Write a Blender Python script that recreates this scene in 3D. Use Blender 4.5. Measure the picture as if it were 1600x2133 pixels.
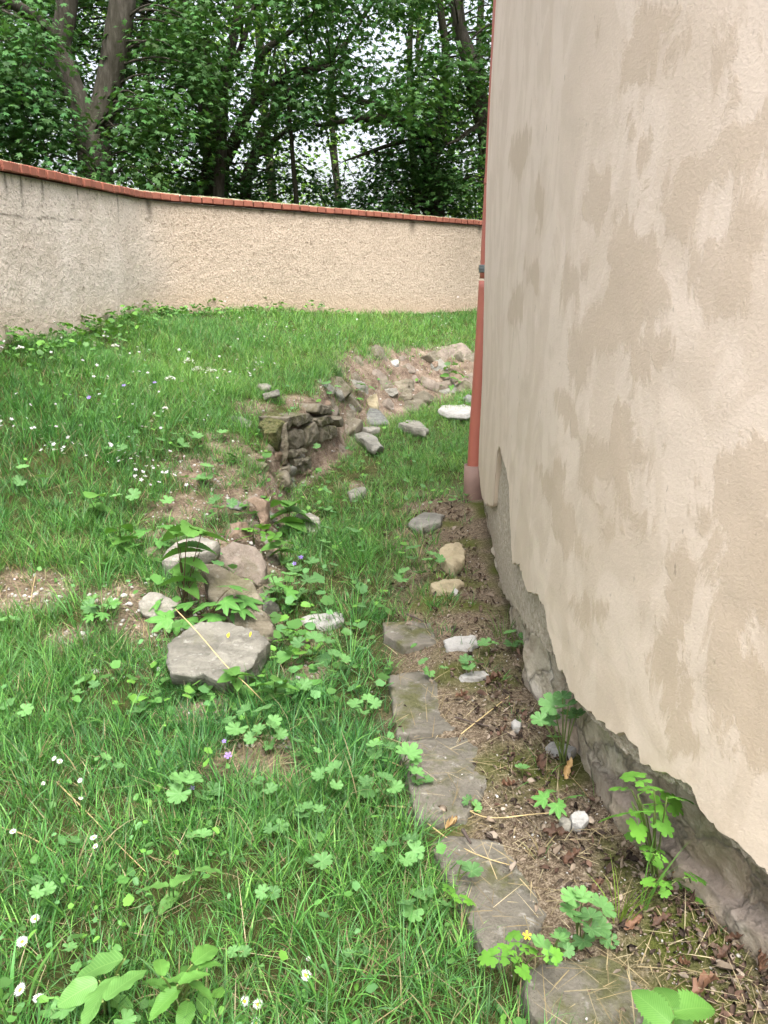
import bpy, math, random
import numpy as np
from mathutils import Vector, Matrix, Quaternion

# ------------------------------------------------------------------ camera, sky, sun, exposure
for o in list(bpy.data.objects):
    bpy.data.objects.remove(o)
scn = bpy.context.scene
COL = scn.collection
R = math.radians
FPX = 1600.0
PITCH, ROLL, CAMZ = R(16.0), R(1.0), 1.45
C0 = np.array([0.0, 0.0, CAMZ])
FWD = np.array([0, math.cos(PITCH), -math.sin(PITCH)])
_u0 = np.array([0, math.sin(PITCH), math.cos(PITCH)])
_r0 = np.array([1.0, 0, 0])
RGT = math.cos(ROLL) * _r0 + math.sin(ROLL) * _u0
UP = -math.sin(ROLL) * _r0 + math.cos(ROLL) * _u0
cam_d = bpy.data.cameras.new('camera')
cam_d.sensor_fit = 'HORIZONTAL'
cam_d.sensor_width = 36.0
cam_d.lens = 36.0 * FPX / 1600.0
cam_d.clip_start = 0.05
cam_d.clip_end = 1000
cam = bpy.data.objects.new('camera', cam_d)
COL.objects.link(cam)
m3 = Matrix((RGT, UP, -FWD)).transposed()
cam.matrix_world = Matrix.Translation(C0) @ m3.to_4x4()
scn.camera = cam

SUN_EL, SUN_AZ = R(64), R(166)          # azimuth from +Y towards +X: high behind the camera, behind thin cloud
world = bpy.data.worlds.new('World')
scn.world = world
world.use_nodes = True
wn, wl = world.node_tree.nodes, world.node_tree.links
bg = wn['Background']
sky = wn.new('ShaderNodeTexSky')
sky.sky_type = 'NISHITA'
sky.sun_disc = False
sky.sun_elevation = SUN_EL
sky.sun_rotation = SUN_AZ
sky.air_density = 1.0
sky.dust_density = 6.0
sky.ozone_density = 1.0
hsv = wn.new('ShaderNodeHueSaturation')
hsv.inputs['Saturation'].default_value = 0.35
hsv.inputs['Value'].default_value = 1.0
wl.new(sky.outputs[0], hsv.inputs['Color'])
wl.new(hsv.outputs[0], bg.inputs['Color'])
bg.inputs['Strength'].default_value = 0.15
sun_d = bpy.data.lights.new('sun', 'SUN')
sun_d.energy = 1.5
sun_d.angle = R(40)
sun_d.color = (1.0, 0.98, 0.955)
sun = bpy.data.objects.new('sun', sun_d)
COL.objects.link(sun)
sdir = Vector((math.sin(SUN_AZ) * math.cos(SUN_EL), math.cos(SUN_AZ) * math.cos(SUN_EL), math.sin(SUN_EL)))
sun.rotation_euler = sdir.to_track_quat('Z', 'Y').to_euler()
scn.view_settings.view_transform = 'Standard'
scn.view_settings.look = 'None'
scn.view_settings.exposure = 1.58
scn.view_settings.gamma = 1.0
scn.view_settings.use_curve_mapping = False
scn.render.engine = 'CYCLES'
scn.cycles.max_bounces = 5
scn.cycles.diffuse_bounces = 2
scn.cycles.transmission_bounces = 3
scn.cycles.transparent_max_bounces = 4
scn.cycles.use_denoising = True
scn.cycles.use_adaptive_sampling = True
scn.cycles.adaptive_threshold = 0.035

rng = np.random.default_rng(7)

# ------------------------------------------------------------------ geometry helpers
def ray(px, py):
    return FWD + RGT * ((px - 800.0) / FPX) + UP * ((1066.5 - py) / FPX)

def pix(px, py, Y):
    d = ray(px, py)
    return C0 + d * (Y / d[1])

def pixz(px, py, z):
    d = ray(px, py)
    return C0 + d * ((z - CAMZ) / d[2])

def project(P):
    v = np.asarray(P) - C0
    dz = v @ FWD
    return 800 + FPX * (v @ RGT) / dz, 1066.5 - FPX * (v @ UP) / dz

def smooth(a, b, x):
    t = np.clip((x - a) / (b - a), 0, 1)
    return t * t * (3 - 2 * t)

def vnoise(P, scale=1.0, seed=0):
    """value noise, P (...,3) -> -1..1"""
    P = np.asarray(P, dtype=float) * scale + seed * 17.31
    i = np.floor(P).astype(np.int64)
    f = P - i
    f = f * f * (3 - 2 * f)
    def h(a, b, c):
        n = (a * 374761393 + b * 668265263 + c * 2147483647 + seed * 1274126177) & 0x7fffffff
        n = ((n ^ (n >> 13)) * 1274126177) & 0x7fffffff
        n = (n ^ (n >> 16))
        return (n & 0xffff) / 32767.5 - 1.0
    x, y, z = i[..., 0], i[..., 1], i[..., 2]
    fx, fy, fz = f[..., 0], f[..., 1], f[..., 2]
    def lx(yy, zz):
        a, b = h(x, yy, zz), h(x + 1, yy, zz)
        return a + (b - a) * fx
    def ly(zz):
        a, b = lx(y, zz), lx(y + 1, zz)
        return a + (b - a) * fy
    a, b = ly(z), ly(z + 1)
    return a + (b - a) * fz

def fbm(P, scale, seed=0, octaves=3):
    P = np.asarray(P, dtype=float)
    s, a, t = 0, 1.0, 0
    for k in range(octaves):
        s = s + a * vnoise(P, scale * 2 ** k, seed + k)
        t += a
        a *= 0.5
    return s / t

def mesh_np(name, V, F, mat=None, smooth_shade=False, attrs=None, colors=None):
    """V (n,3), F: (m,3) or (m,4) int array, or a list of such arrays"""
    me = bpy.data.meshes.new(name)
    V = np.ascontiguousarray(V, dtype=np.float32)
    Fs = F if isinstance(F, (list, tuple)) else [F]
    Fs = [np.ascontiguousarray(f, dtype=np.int32) for f in Fs if len(f)]
    me.vertices.add(len(V))
    me.vertices.foreach_set('co', V.ravel())
    loops = np.concatenate([f.ravel() for f in Fs])
    sizes = np.concatenate([np.full(len(f), f.shape[1], np.int32) for f in Fs])
    starts = np.concatenate([[0], np.cumsum(sizes)[:-1]]).astype(np.int32)
    me.loops.add(len(loops))
    me.loops.foreach_set('vertex_index', loops)
    me.polygons.add(len(sizes))
    me.polygons.foreach_set('loop_start', starts)
    me.polygons.foreach_set('loop_total', sizes)
    if smooth_shade:
        me.polygons.foreach_set('use_smooth', np.ones(len(sizes), dtype=bool))
    me.update(calc_edges=True)
    for k, v in (attrs or {}).items():
        a = me.attributes.new(k, 'FLOAT', 'POINT')
        a.data.foreach_set('value', np.ascontiguousarray(v, dtype=np.float32))
    for k, v in (colors or {}).items():
        a = me.attributes.new(k, 'FLOAT_COLOR', 'POINT')
        v = np.asarray(v, dtype=np.float32)
        if v.shape[1] == 3:
            v = np.concatenate([v, np.ones((len(v), 1), np.float32)], 1)
        a.data.foreach_set('color', np.ascontiguousarray(v).ravel())
    if mat:
        me.materials.append(mat)
    return me

def link(name, me, parent=None):
    o = bpy.data.objects.new(name, me)
    COL.objects.link(o)
    if parent is not None:
        o.parent = parent
    return o

def tag(o, label=None, cat=None, group=None, kind=None):
    if label: o['label'] = label
    if cat: o['category'] = cat
    if group: o['group'] = group
    if kind: o['kind'] = kind
    return o

def empty(name, loc, label=None, cat=None, group=None):
    o = bpy.data.objects.new(name, None)
    o.empty_display_size = 0.1
    COL.objects.link(o)
    o.location = Vector(loc)
    return tag(o, label, cat, group)

def child(name, me, parent, mw=None):
    """mesh given in world coordinates (or with world matrix mw) parented to an Empty that is only translated"""
    o = bpy.data.objects.new(name, me)
    COL.objects.link(o)
    o.parent = parent
    m = mw if mw is not None else Matrix.Identity(4)
    o.matrix_local = Matrix.Translation(-Vector(parent.location)) @ m
    return o

def grid_faces(nu, nv):
    i = np.arange(nu - 1)[:, None] * nv + np.arange(nv - 1)[None, :]
    return np.stack([i, i + nv, i + nv + 1, i + 1], -1).reshape(-1, 4)

def tube(pts, rad, n=8, cap=True):
    pts = np.asarray(pts, float)
    rad = np.broadcast_to(np.asarray(rad, float), (len(pts),))
    T = np.gradient(pts, axis=0)
    T /= np.linalg.norm(T, axis=1)[:, None] + 1e-9
    ref = np.array([0.3, 0.9, 0.2]) if abs(T[0] @ np.array([0.3, 0.9, 0.2])) < 0.85 else np.array([1.0, 0, 0])
    A = np.cross(T, ref); A /= np.linalg.norm(A, axis=1)[:, None] + 1e-9
    B = np.cross(T, A)
    th = np.linspace(0, 2 * np.pi, n, endpoint=False)
    ring = A[:, None, :] * np.cos(th)[None, :, None] + B[:, None, :] * np.sin(th)[None, :, None]
    V = (pts[:, None, :] + ring * rad[:, None, None]).reshape(-1, 3)
    i = np.arange(len(pts) - 1)[:, None] * n
    j = np.arange(n)[None, :]
    k = (j + 1) % n
    F = np.stack([i + j, i + k, i + n + k, i + n + j], -1).reshape(-1, 4)
    tris = []
    if cap:
        c0, c1 = len(V), len(V) + 1
        V = np.concatenate([V, pts[:1], pts[-1:]])
        jj = np.arange(n); kk = (jj + 1) % n
        b = (len(pts) - 1) * n
        tris = np.concatenate([np.stack([np.full(n, c0), kk, jj], -1), np.stack([np.full(n, c1), b + jj, b + kk], -1)])
    return V, F, np.asarray(tris).reshape(-1, 3)

def merge(parts):
    Vs, Qs, Ts, off = [], [], [], 0
    for V, F, T in parts:
        Vs.append(V)
        if len(F): Qs.append(np.asarray(F) + off)
        if len(T): Ts.append(np.asarray(T) + off)
        off += len(V)
    out = []
    if Qs: out.append(np.concatenate(Qs))
    if Ts: out.append(np.concatenate(Ts))
    return np.concatenate(Vs), out

def catmull(pts, n=6):
    pts = np.asarray(pts, float)
    P = np.concatenate([2 * pts[:1] - pts[1:2], pts, 2 * pts[-1:] - pts[-2:-1]])
    out = []
    for i in range(1, len(P) - 2):
        for t in np.linspace(0, 1, n, endpoint=False):
            a, b, c, d = P[i - 1], P[i], P[i + 1], P[i + 2]
            out.append(0.5 * ((2 * b) + (-a + c) * t + (2 * a - 5 * b + 4 * c - d) * t * t + (-a + 3 * b - 3 * c + d) * t ** 3))
    out.append(pts[-1])
    return np.array(out)

def instance_np(tv, tf, pos, mats, cols, col_jit=None):
    """copies of a template baked into one mesh: pos (k,3), mats (k,3,3), cols (k,3)"""
    k, n = len(pos), len(tv)
    V = np.einsum('kij,nj->kni', mats, tv) + pos[:, None, :]
    F = (tf[None] + (np.arange(k) * n)[:, None, None]).reshape(-1, tf.shape[1])
    Cc = np.repeat(cols, n, axis=0)
    return V.reshape(-1, 3), F, Cc

def frames(normal, heading_angle, scale):
    """orthonormal frames: local +Y rotated to a heading around the normal, local +Z = normal"""
    n = normal / np.linalg.norm(normal, axis=1)[:, None]
    h = np.stack([np.sin(heading_angle), np.cos(heading_angle), np.zeros_like(heading_angle)], -1)
    y = h - n * np.sum(h * n, 1)[:, None]
    y /= np.linalg.norm(y, axis=1)[:, None] + 1e-9
    x = np.cross(y, n)
    M = np.stack([x, y, n], -1)
    return M * np.asarray(scale)[:, None, None]

# ------------------------------------------------------------------ materials
def new_mat(name):
    m = bpy.data.materials.new(name)
    m.use_nodes = True
    nt = m.node_tree
    return m, nt.nodes, nt.links, nt.nodes['Principled BSDF']

def N(nodes, t, **kw):
    n = nodes.new(t)
    for k, v in kw.items():
        if k in n.inputs.keys():
            n.inputs[k].default_value = v
        else:
            setattr(n, k, v)
    return n

def ramp(nodes, stops, interp='LINEAR'):
    n = nodes.new('ShaderNodeValToRGB')
    n.color_ramp.interpolation = interp
    e = n.color_ramp.elements
    while len(e) < len(stops):
        e.new(0.5)
    for el, (p, c) in zip(e, stops):
        el.position = p
        el.color = (*c, 1) if len(c) == 3 else c
    return n

def mixc(nodes, links, fac, a, b, mode='MIX'):
    n = nodes.new('ShaderNodeMix')
    n.data_type = 'RGBA'
    n.blend_type = mode
    for sock, v in ((n.inputs[0], fac), (n.inputs[6], a), (n.inputs[7], b)):
        if isinstance(v, (int, float)):
            sock.default_value = v
        elif isinstance(v, tuple):
            sock.default_value = (*v, 1) if len(v) == 3 else v
        else:
            links.new(v, sock)
    return n.outputs[2]

def mathn(nodes, links, op, a, b=0.0, clamp=False):
    n = nodes.new('ShaderNodeMath')
    n.operation = op
    n.use_clamp = clamp
    for s, v in zip(n.inputs, (a, b)):
        if isinstance(v, (int, float)):
            s.default_value = v
        else:
            links.new(v, s)
    return n.outputs[0]

def noise_tex(nodes, links, scale, detail=5, rough=0.55, vec=None, dist=0.0):
    n = nodes.new('ShaderNodeTexNoise')
    n.inputs['Scale'].default_value = scale
    n.inputs['Detail'].default_value = detail
    n.inputs['Roughness'].default_value = rough
    n.inputs['Distortion'].default_value = dist
    if vec is not None:
        links.new(vec, n.inputs['Vector'])
    return n

def coords(nodes, links, scale=(1, 1, 1), kind='Object'):
    tc = nodes.new('ShaderNodeTexCoord')
    if scale == (1, 1, 1):
        return tc.outputs[kind]
    mp = nodes.new('ShaderNodeMapping')
    mp.inputs['Scale'].default_value = scale
    links.new(tc.outputs[kind], mp.inputs['Vector'])
    return mp.outputs[0]

def bump(nodes, links, height, strength, dist, bsdf, prev=None):
    b = nodes.new('ShaderNodeBump')
    b.inputs['Strength'].default_value = strength
    b.inputs['Distance'].default_value = dist
    links.new(height, b.inputs['Height'])
    if prev is not None:
        links.new(prev, b.inputs['Normal'])
    if bsdf is not None:
        links.new(b.outputs[0], bsdf.inputs['Normal'])
    return b.outputs[0]

def leaf_mat(name, base=None, attr=None, trans=0.35, rough=0.5, var=0.25, spec=0.3, vein=None):
    """leaf or blade: diffuse-glossy plus light let through; colour from attr or base varied per object"""
    m, nd, ln, b = new_mat(name)
    if attr:
        a = N(nd, 'ShaderNodeAttribute', attribute_name=attr)
        c = a.outputs['Color']
    else:
        oi = nd.new('ShaderNodeObjectInfo')
        nz = noise_tex(nd, ln, 9, 3, 0.6, coords(nd, ln))
        f = mathn(nd, ln, 'ADD', mathn(nd, ln, 'MULTIPLY', oi.outputs['Random'], 0.7), mathn(nd, ln, 'MULTIPLY', nz.outputs[0], 0.5), True)
        lo = tuple(x * (1 - var) for x in base)
        hi = (min(1, base[0] * (1 + var * 1.3)), min(1, base[1] * (1 + var)), base[2] * (1 + var * .5))
        c = mixc(nd, ln, f, lo, hi)
    if vein:
        sx = nd.new('ShaderNodeSeparateXYZ')
        ln.new(coords(nd, ln), sx.inputs[0])
        ax = mathn(nd, ln, 'ABSOLUTE', sx.outputs[0])
        if vein == 'pinnate':
            ph = mathn(nd, ln, 'MULTIPLY', mathn(nd, ln, 'SUBTRACT', sx.outputs[1], mathn(nd, ln, 'MULTIPLY', ax, 0.9)), 52)
            side = mathn(nd, ln, 'POWER', mathn(nd, ln, 'ABSOLUTE', mathn(nd, ln, 'SINE', ph)), 9)
            mid = mathn(nd, ln, 'SUBTRACT', 1.0, mathn(nd, ln, 'MULTIPLY', ax, 70), True)
        else:
            ang = mathn(nd, ln, 'ARCTAN2', sx.outputs[0], sx.outputs[1])
            side = mathn(nd, ln, 'POWER', mathn(nd, ln, 'ABSOLUTE', mathn(nd, ln, 'COSINE', mathn(nd, ln, 'MULTIPLY', ang, 4.06))), 14)
            r2 = mathn(nd, ln, 'SQRT', mathn(nd, ln, 'ADD', mathn(nd, ln, 'MULTIPLY', ax, ax), mathn(nd, ln, 'MULTIPLY', sx.outputs[1], sx.outputs[1])))
            mid = mathn(nd, ln, 'SUBTRACT', 1.0, mathn(nd, ln, 'MULTIPLY', r2, 12), True)
        vv = mathn(nd, ln, 'MAXIMUM', mathn(nd, ln, 'MULTIPLY', side, 0.6), mid)
        c = mixc(nd, ln, mathn(nd, ln, 'MULTIPLY', vv, 0.55), c, (min(1, base[0] * 2.0), min(1, base[1] * 1.5), base[2] * 1.9))
        bump(nd, ln, vv, -0.5, 0.05, b)
    ln.new(c, b.inputs['Base Color'])
    b.inputs['Roughness'].default_value = rough
    b.inputs['Specular IOR Level'].default_value = spec
    t = nd.new('ShaderNodeBsdfTranslucent')
    ln.new(mixc(nd, ln, 1.0, c, (1.0, 1.0, 0.55), 'MULTIPLY'), t.inputs['Color'])
    mx = nd.new('ShaderNodeMixShader')
    mx.inputs[0].default_value = trans
    ln.new(b.outputs[0], mx.inputs[1])
    ln.new(t.outputs[0], mx.inputs[2])
    ln.new(mx.outputs[0], nd['Material Output'].inputs['Surface'])
    return m

def stone_mat(name, dark, light, moss=0.25, scale=6.0, layered=False, lichen=0.2):
    m, nd, ln, b = new_mat(name)
    co = coords(nd, ln, (1, 1, 1))
    oi = nd.new('ShaderNodeObjectInfo')
    va = nd.new('ShaderNodeVectorMath'); va.operation = 'ADD'
    sc = nd.new('ShaderNodeVectorMath'); sc.operation = 'SCALE'
    ln.new(oi.outputs['Location'], sc.inputs[0]); sc.inputs['Scale'].default_value = 3.7
    ln.new(co, va.inputs[0]); ln.new(sc.outputs[0], va.inputs[1])
    v = va.outputs[0]
    n1 = noise_tex(nd, ln, scale, 8, 0.65, v, 0.4)
    n2 = noise_tex(nd, ln, scale * 9, 6, 0.7, v)
    r1 = ramp(nd, [(0.3, dark), (0.7, light)])
    ln.new(n1.outputs[0], r1.inputs[0])
    c = mixc(nd, ln, 0.45, r1.outputs[0], mixc(nd, ln, n2.outputs[0], tuple(x * .55 for x in dark), tuple(min(1, x * 1.25) for x in light)))
    if layered:
        mp = nd.new('ShaderNodeMapping'); mp.inputs['Scale'].default_value = (2.0, 5.0, 26.0); mp.inputs['Rotation'].default_value = (.5, .35, .6)
        ln.new(v, mp.inputs['Vector'])
        w = noise_tex(nd, ln, 1.6, 6, .65, mp.outputs[0], .6)
        rw = ramp(nd, [(.42, (0, 0, 0)), (.62, (1, 1, 1))]); ln.new(w.outputs[0], rw.inputs[0])
        c = mixc(nd, ln, mathn(nd, ln, 'MULTIPLY', rw.outputs[0], 0.55), c, tuple(x * .6 for x in dark))
    if lichen:
        n3 = noise_tex(nd, ln, 26, 4, 0.6, v)
        r3 = ramp(nd, [(0.60, (0, 0, 0)), (0.68, (1, 1, 1))])
        ln.new(n3.outputs[0], r3.inputs[0])
        c = mixc(nd, ln, mathn(nd, ln, 'MULTIPLY', r3.outputs[0], lichen), c, (0.5, 0.49, 0.44))
    if moss:
        n4 = noise_tex(nd, ln, 5.5, 6, 0.65, v)
        r4 = ramp(nd, [(0.60 - moss * .22, (0, 0, 0)), (0.66 - moss * .1, (1, 1, 1))])
        ln.new(n4.outputs[0], r4.inputs[0])
        c = mixc(nd, ln, mathn(nd, ln, 'MULTIPLY', r4.outputs[0], min(1, moss * 1.8)), c, mixc(nd, ln, n2.outputs[0], (0.035, 0.042, 0.012), (0.13, 0.13, 0.045)))
    ln.new(c, b.inputs['Base Color'])
    b.inputs['Roughness'].default_value = 0.9
    b.inputs['Specular IOR Level'].default_value = 0.2
    p = bump(nd, ln, n1.outputs[0], 0.7, 0.035, None)
    bump(nd, ln, n2.outputs[0], 0.9, 0.012, b, p)
    return m

def plain_mat(name, col, rough=0.8, var=0.2, scale=20, bumpd=0.003, metallic=0.0):
    m, nd, ln, b = new_mat(name)
    n1 = noise_tex(nd, ln, scale, 6, 0.6, coords(nd, ln))
    oi = nd.new('ShaderNodeObjectInfo')
    f = mathn(nd, ln, 'ADD', mathn(nd, ln, 'MULTIPLY', n1.outputs[0], 0.6), mathn(nd, ln, 'MULTIPLY', oi.outputs['Random'], 0.4))
    ln.new(mixc(nd, ln, f, tuple(x * (1 - var) for x in col), tuple(min(1, x * (1 + var)) for x in col)), b.inputs['Base Color'])
    b.inputs['Roughness'].default_value = rough
    b.inputs['Metallic'].default_value = metallic
    if bumpd:
        bump(nd, ln, n1.outputs[0], 0.6, bumpd, b)
    return m

def attr_mat(name, rough=0.9):
    m, nd, ln, b = new_mat(name)
    a = N(nd, 'ShaderNodeAttribute', attribute_name='col')
    n1 = noise_tex(nd, ln, 120, 4, 0.6, coords(nd, ln))
    ln.new(mixc(nd, ln, n1.outputs[0], mixc(nd, ln, 1.0, a.outputs['Color'], (0.6, 0.6, 0.6), 'MULTIPLY'), a.outputs['Color']), b.inputs['Base Color'])
    b.inputs['Roughness'].default_value = rough
    b.inputs['Specular IOR Level'].default_value = 0.15
    return m

M = {}
M['grass'] = leaf_mat('grass_blades', attr='col', trans=0.42, rough=0.45, spec=0.35)
M['tree_leaf'] = leaf_mat('tree_leaves', attr='col', trans=0.3, rough=0.6, spec=0.2)
M['cover'] = leaf_mat('ground_cover_leaves', attr='col', trans=0.3, rough=0.5)
M['geranium'] = leaf_mat('geranium_leaf', (0.105, 0.25, 0.085), trans=0.3, var=0.42, rough=0.6, vein='palmate')
M['celandine'] = leaf_mat('celandine_leaf', (0.12, 0.31, 0.045), trans=0.35, var=0.3, rough=0.55)
M['nettle'] = leaf_mat('nettle_leaf', (0.10, 0.25, 0.05), trans=0.3, var=0.22, rough=0.5, vein='pinnate')
M['maple'] = leaf_mat('maple_seedling_leaf', (0.10, 0.27, 0.06), trans=0.3, var=0.2, rough=0.45, vein='palmate')
M['dock'] = leaf_mat('dock_leaf', (0.125, 0.29, 0.07), trans=0.3, var=0.2, rough=0.45, vein='pinnate')
M['stem'] = leaf_mat('plant_stem', (0.14, 0.2, 0.06), trans=0.1, var=0.3)
M['red_stem'] = leaf_mat('nettle_stem', (0.12, 0.08, 0.05), trans=0.1, var=0.3)
M['litter'] = attr_mat('litter')
M['dead_leaf'] = leaf_mat('dead_leaf', (0.105, 0.062, 0.045), trans=0.08, var=0.65, rough=0.6)
M['tan_leaf'] = leaf_mat('tan_leaf', (0.42, 0.29, 0.14), trans=0.15, var=0.25, rough=0.6)
M['straw'] = plain_mat('straw', (0.5, 0.38, 0.18), 0.6, 0.25, 30, 0.0)
M['petal'] = leaf_mat('daisy_petal', (0.82, 0.8, 0.84), trans=0.25, var=0.06, rough=0.6)
M['yolk'] = plain_mat('flower_centre', (0.75, 0.5, 0.04), 0.7, 0.2, 60, 0.001)
M['violet'] = leaf_mat('violet_petal', (0.33, 0.2, 0.7), trans=0.25, var=0.12)
M['twig'] = plain_mat('twig_bark', (0.075, 0.055, 0.045), 0.9, 0.3, 40, 0.002)
M['st_grey'] = stone_mat('grey_schist', (0.17, 0.165, 0.14), (0.34, 0.325, 0.28), moss=0.12, layered=True)
M['st_boulder'] = stone_mat('boulder_schist', (0.13, 0.122, 0.10), (0.32, 0.305, 0.255), moss=0.14, layered=True, scale=5, lichen=.35)
M['st_dark'] = stone_mat('dark_schist', (0.09, 0.095, 0.09), (0.30, 0.30, 0.27), moss=0.15, layered=True)
M['st_tan'] = stone_mat('tan_stone', (0.13, 0.11, 0.075), (0.29, 0.255, 0.19), moss=0.22, layered=True)
M['st_pale'] = stone_mat('pale_stone', (0.18, 0.17, 0.14), (0.4, 0.375, 0.32), moss=0.12, layered=True)
M['st_white'] = stone_mat('white_stone', (0.24, 0.225, 0.2), (0.62, 0.6, 0.565), moss=0.12, lichen=0.0, scale=10)
M['st_yellow'] = stone_mat('yellow_sandstone', (0.27, 0.215, 0.125), (0.5, 0.43, 0.29), moss=0.15, lichen=0.1)
M['st_mortar'] = stone_mat('pinkish_mortar', (0.13, 0.105, 0.08), (0.36, 0.30, 0.245), moss=0.25, scale=14)
M['st_wall'] = stone_mat('ruin_stone', (0.10, 0.088, 0.062), (0.25, 0.22, 0.165), moss=0.4)
M['slab'] = stone_mat('paving_slab', (0.085, 0.078, 0.062), (0.21, 0.19, 0.155), moss=0.46, scale=4.0, lichen=0.3)
M['brown_stone'] = stone_mat('brown_stone', (0.15, 0.105, 0.075), (0.3, 0.22, 0.16), moss=0.1)
M['moss'] = leaf_mat('moss', attr='col', trans=0.2, rough=0.8)

# ------------------------------------------------------------------ terrain heights
LAWN = [pix(*a) for a in [
    (0, 700, 5.6), (155, 668, 6.9), (310, 648, 8.6), (480, 640, 9.5), (650, 640, 10.4), (1000, 646, 12.4),
    (900, 745, 9.3), (760, 768, 7.9), (640, 792, 7.0), (540, 832, 6.2), (455, 905, 5.4), (400, 985, 4.8), (330, 1060, 4.25),
    (560, 700, 8.3), (300, 760, 6.6)]]
LAWN += [np.array(p) for p in [(-1.6, 2.7, .03), (-0.95, 2.55, 0), (-0.5, 2.0, 0), (-1.3, 1.5, 0), (0, 1.4, 0), (-2.6, 2.4, .12), (-3.2, 3.8, .6),
                               (0.2, 2.4, 0), (-0.9, 3.3, .1), (-1.55, 3.6, .17), (-3.2, 6.0, 1.1), (3.5, 13.5, 1.2), (0, 0.2, 0), (2, 0.2, 0), (-3, 0.5, 0), (3, 2, 0)]]
FLOOR = [np.array(p) for p in [(0.5, 1, 0), (0.5, 2, 0), (0.4, 3, 0), (0.5, 4, 0), (0, 4.6, 0), (-.4, 5.6, 0.0), (0.3, 5.6, .02), (0.2, 6.8, .08), (-.1, 7.6, .15), (0.5, 8.4, .24),
                               (.9, 9.6, .36), (2.5, 9.6, .4), (3.5, 11, .5), (-1.5, 1.5, 0), (-1.5, 3, 0), (-1.5, 5, 0), (-.4, 3.3, 0), (-1, 8, .15), (0, 0, 0), (2.5, 0, 0), (2.5, 5, 0)]]

def tps_fit(P):
    P = np.array(P)
    n = len(P)
    d = np.linalg.norm(P[:, None, :2] - P[None, :, :2], axis=2)
    K = np.where(d > 0, d * d * np.log(d + 1e-12), 0) + np.eye(n) * 0.01
    A = np.zeros((n + 3, n + 3))
    A[:n, :n] = K
    A[:n, n:] = np.c_[np.ones(n), P[:, :2]]
    A[n:, :n] = A[:n, n:].T
    w = np.linalg.solve(A, np.r_[P[:, 2], 0, 0, 0])
    return P[:, :2], w

def tps(fit, x, y):
    c, w = fit
    x = np.asarray(x, float); y = np.asarray(y, float)
    out = w[-3] + w[-2] * x + w[-1] * y
    for (cx, cy), a in zip(c, w[:-3]):
        r2 = (x - cx) ** 2 + (y - cy) ** 2 + 1e-12
        out = out + a * 0.5 * r2 * np.log(r2)
    return out

FIT_L, FIT_F = tps_fit(LAWN), tps_fit(FLOOR)
# foot of the bank in plan: x, y, width of the slope above it
EDGE = np.array([(-1.2, 1.0, .8), (-.75, 2.2, .7), (-.5, 2.95, .5), (-.55, 3.7, .34), (-.60, 4.5, .2), (-.70, 5.4, .14), (-.66, 5.75, .12), (-.45, 6.4, .14), (-.28, 7.1, .3),
                 (.1, 7.9, .7), (.75, 8.9, .8), (1.6, 9.5, .8), (6, 11, .8)])

def edge_sd(x, y):
    """distance to the foot line, + on the lawn side, and the slope width there"""
    x = np.asarray(x, float); y = np.asarray(y, float)
    best = np.full(x.shape, 1e9); sgn = np.zeros(x.shape); wid = np.zeros(x.shape)
    for (x0, y0, w0), (x1, y1, w1) in zip(EDGE[:-1], EDGE[1:]):
        dx, dy = x1 - x0, y1 - y0
        t = np.clip(((x - x0) * dx + (y - y0) * dy) / (dx * dx + dy * dy), 0, 1)
        qx, qy = x0 + t * dx, y0 + t * dy
        d = np.hypot(x - qx, y - qy)
        side = (x - x0) * (-dy) + (y - y0) * dx
        k = d < best
        best = np.where(k, d, best); sgn = np.where(k, np.sign(side), sgn); wid = np.where(k, w0 + t * (w1 - w0), wid)
    return best * sgn, wid

def H(x, y, fine=True):
    x = np.asarray(x, float); y = np.asarray(y, float)
    zl, zf = tps(FIT_L, np.clip(x, -4, 4), np.clip(y, 0, 14)), tps(FIT_F, np.clip(x, -3, 4), np.clip(y, 0, 12))
    far = smooth(13.0, 18.0, np.hypot(x, y))
    zl = zl * (1 - far) + 0.9 * far
    sd, w = edge_sd(x, y)
    k = smooth(-0.02, 1.0, sd / w)
    near = smooth(2.2, 3.2, y)
    z = zf + (np.maximum(zl, zf) - zf) * k * near + (1 - near) * (zl - zf) * smooth(0.3, -0.3, x) * 1.0
    mound = smooth(.50, .26, FX(y) - x) * smooth(5.6, 5.0, y) * smooth(-1, 1, y)
    z = z + .055 * mound
    if fine:
        P = np.stack([x, y, np.zeros_like(x)], -1)
        z = z + mound * .02 * fbm(P, 5, 13)
        z = z + 0.025 * fbm(P, 2.2, 3) + 0.010 * fbm(P, 9, 5)
        slope = k * (1 - k) * 4
        z = z + slope * near * (0.07 * fbm(P, 5, 9) + .035 * fbm(P, 17, 10))
    return z

def gp(px, py):
    """point of the ground seen at a pixel"""
    d = ray(px, py)
    t = np.linspace(0.8, 16, 500)
    Q = C0 + d * t[:, None]
    h = H(Q[:, 0], Q[:, 1])
    i = int(np.argmax(Q[:, 2] < h))
    if i == 0:
        return Q[-1]
    a, b = Q[i - 1], Q[i]
    da, db = a[2] - h[i - 1], h[i] - b[2]
    return a + (b - a) * (da / (da + db + 1e-9))

# ------------------------------------------------------------------ building footprint
BASE_PX = [(990, 1055), (1012, 1150), (1025, 1220), (1062, 1300), (1088, 1370), (1112, 1440), (1160, 1520), (1200, 1600), (1245, 1690), (1330, 1775), (1440, 1885), (1530, 1950), (1600, 2008)]
_b = np.array([pixz(a, b, 0.02) for a, b in BASE_PX])
_fit = np.polyfit(_b[:, 1], _b[:, 0], 4)
Y_FAR, Y_NEAR = 5.15, 1.2

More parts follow.
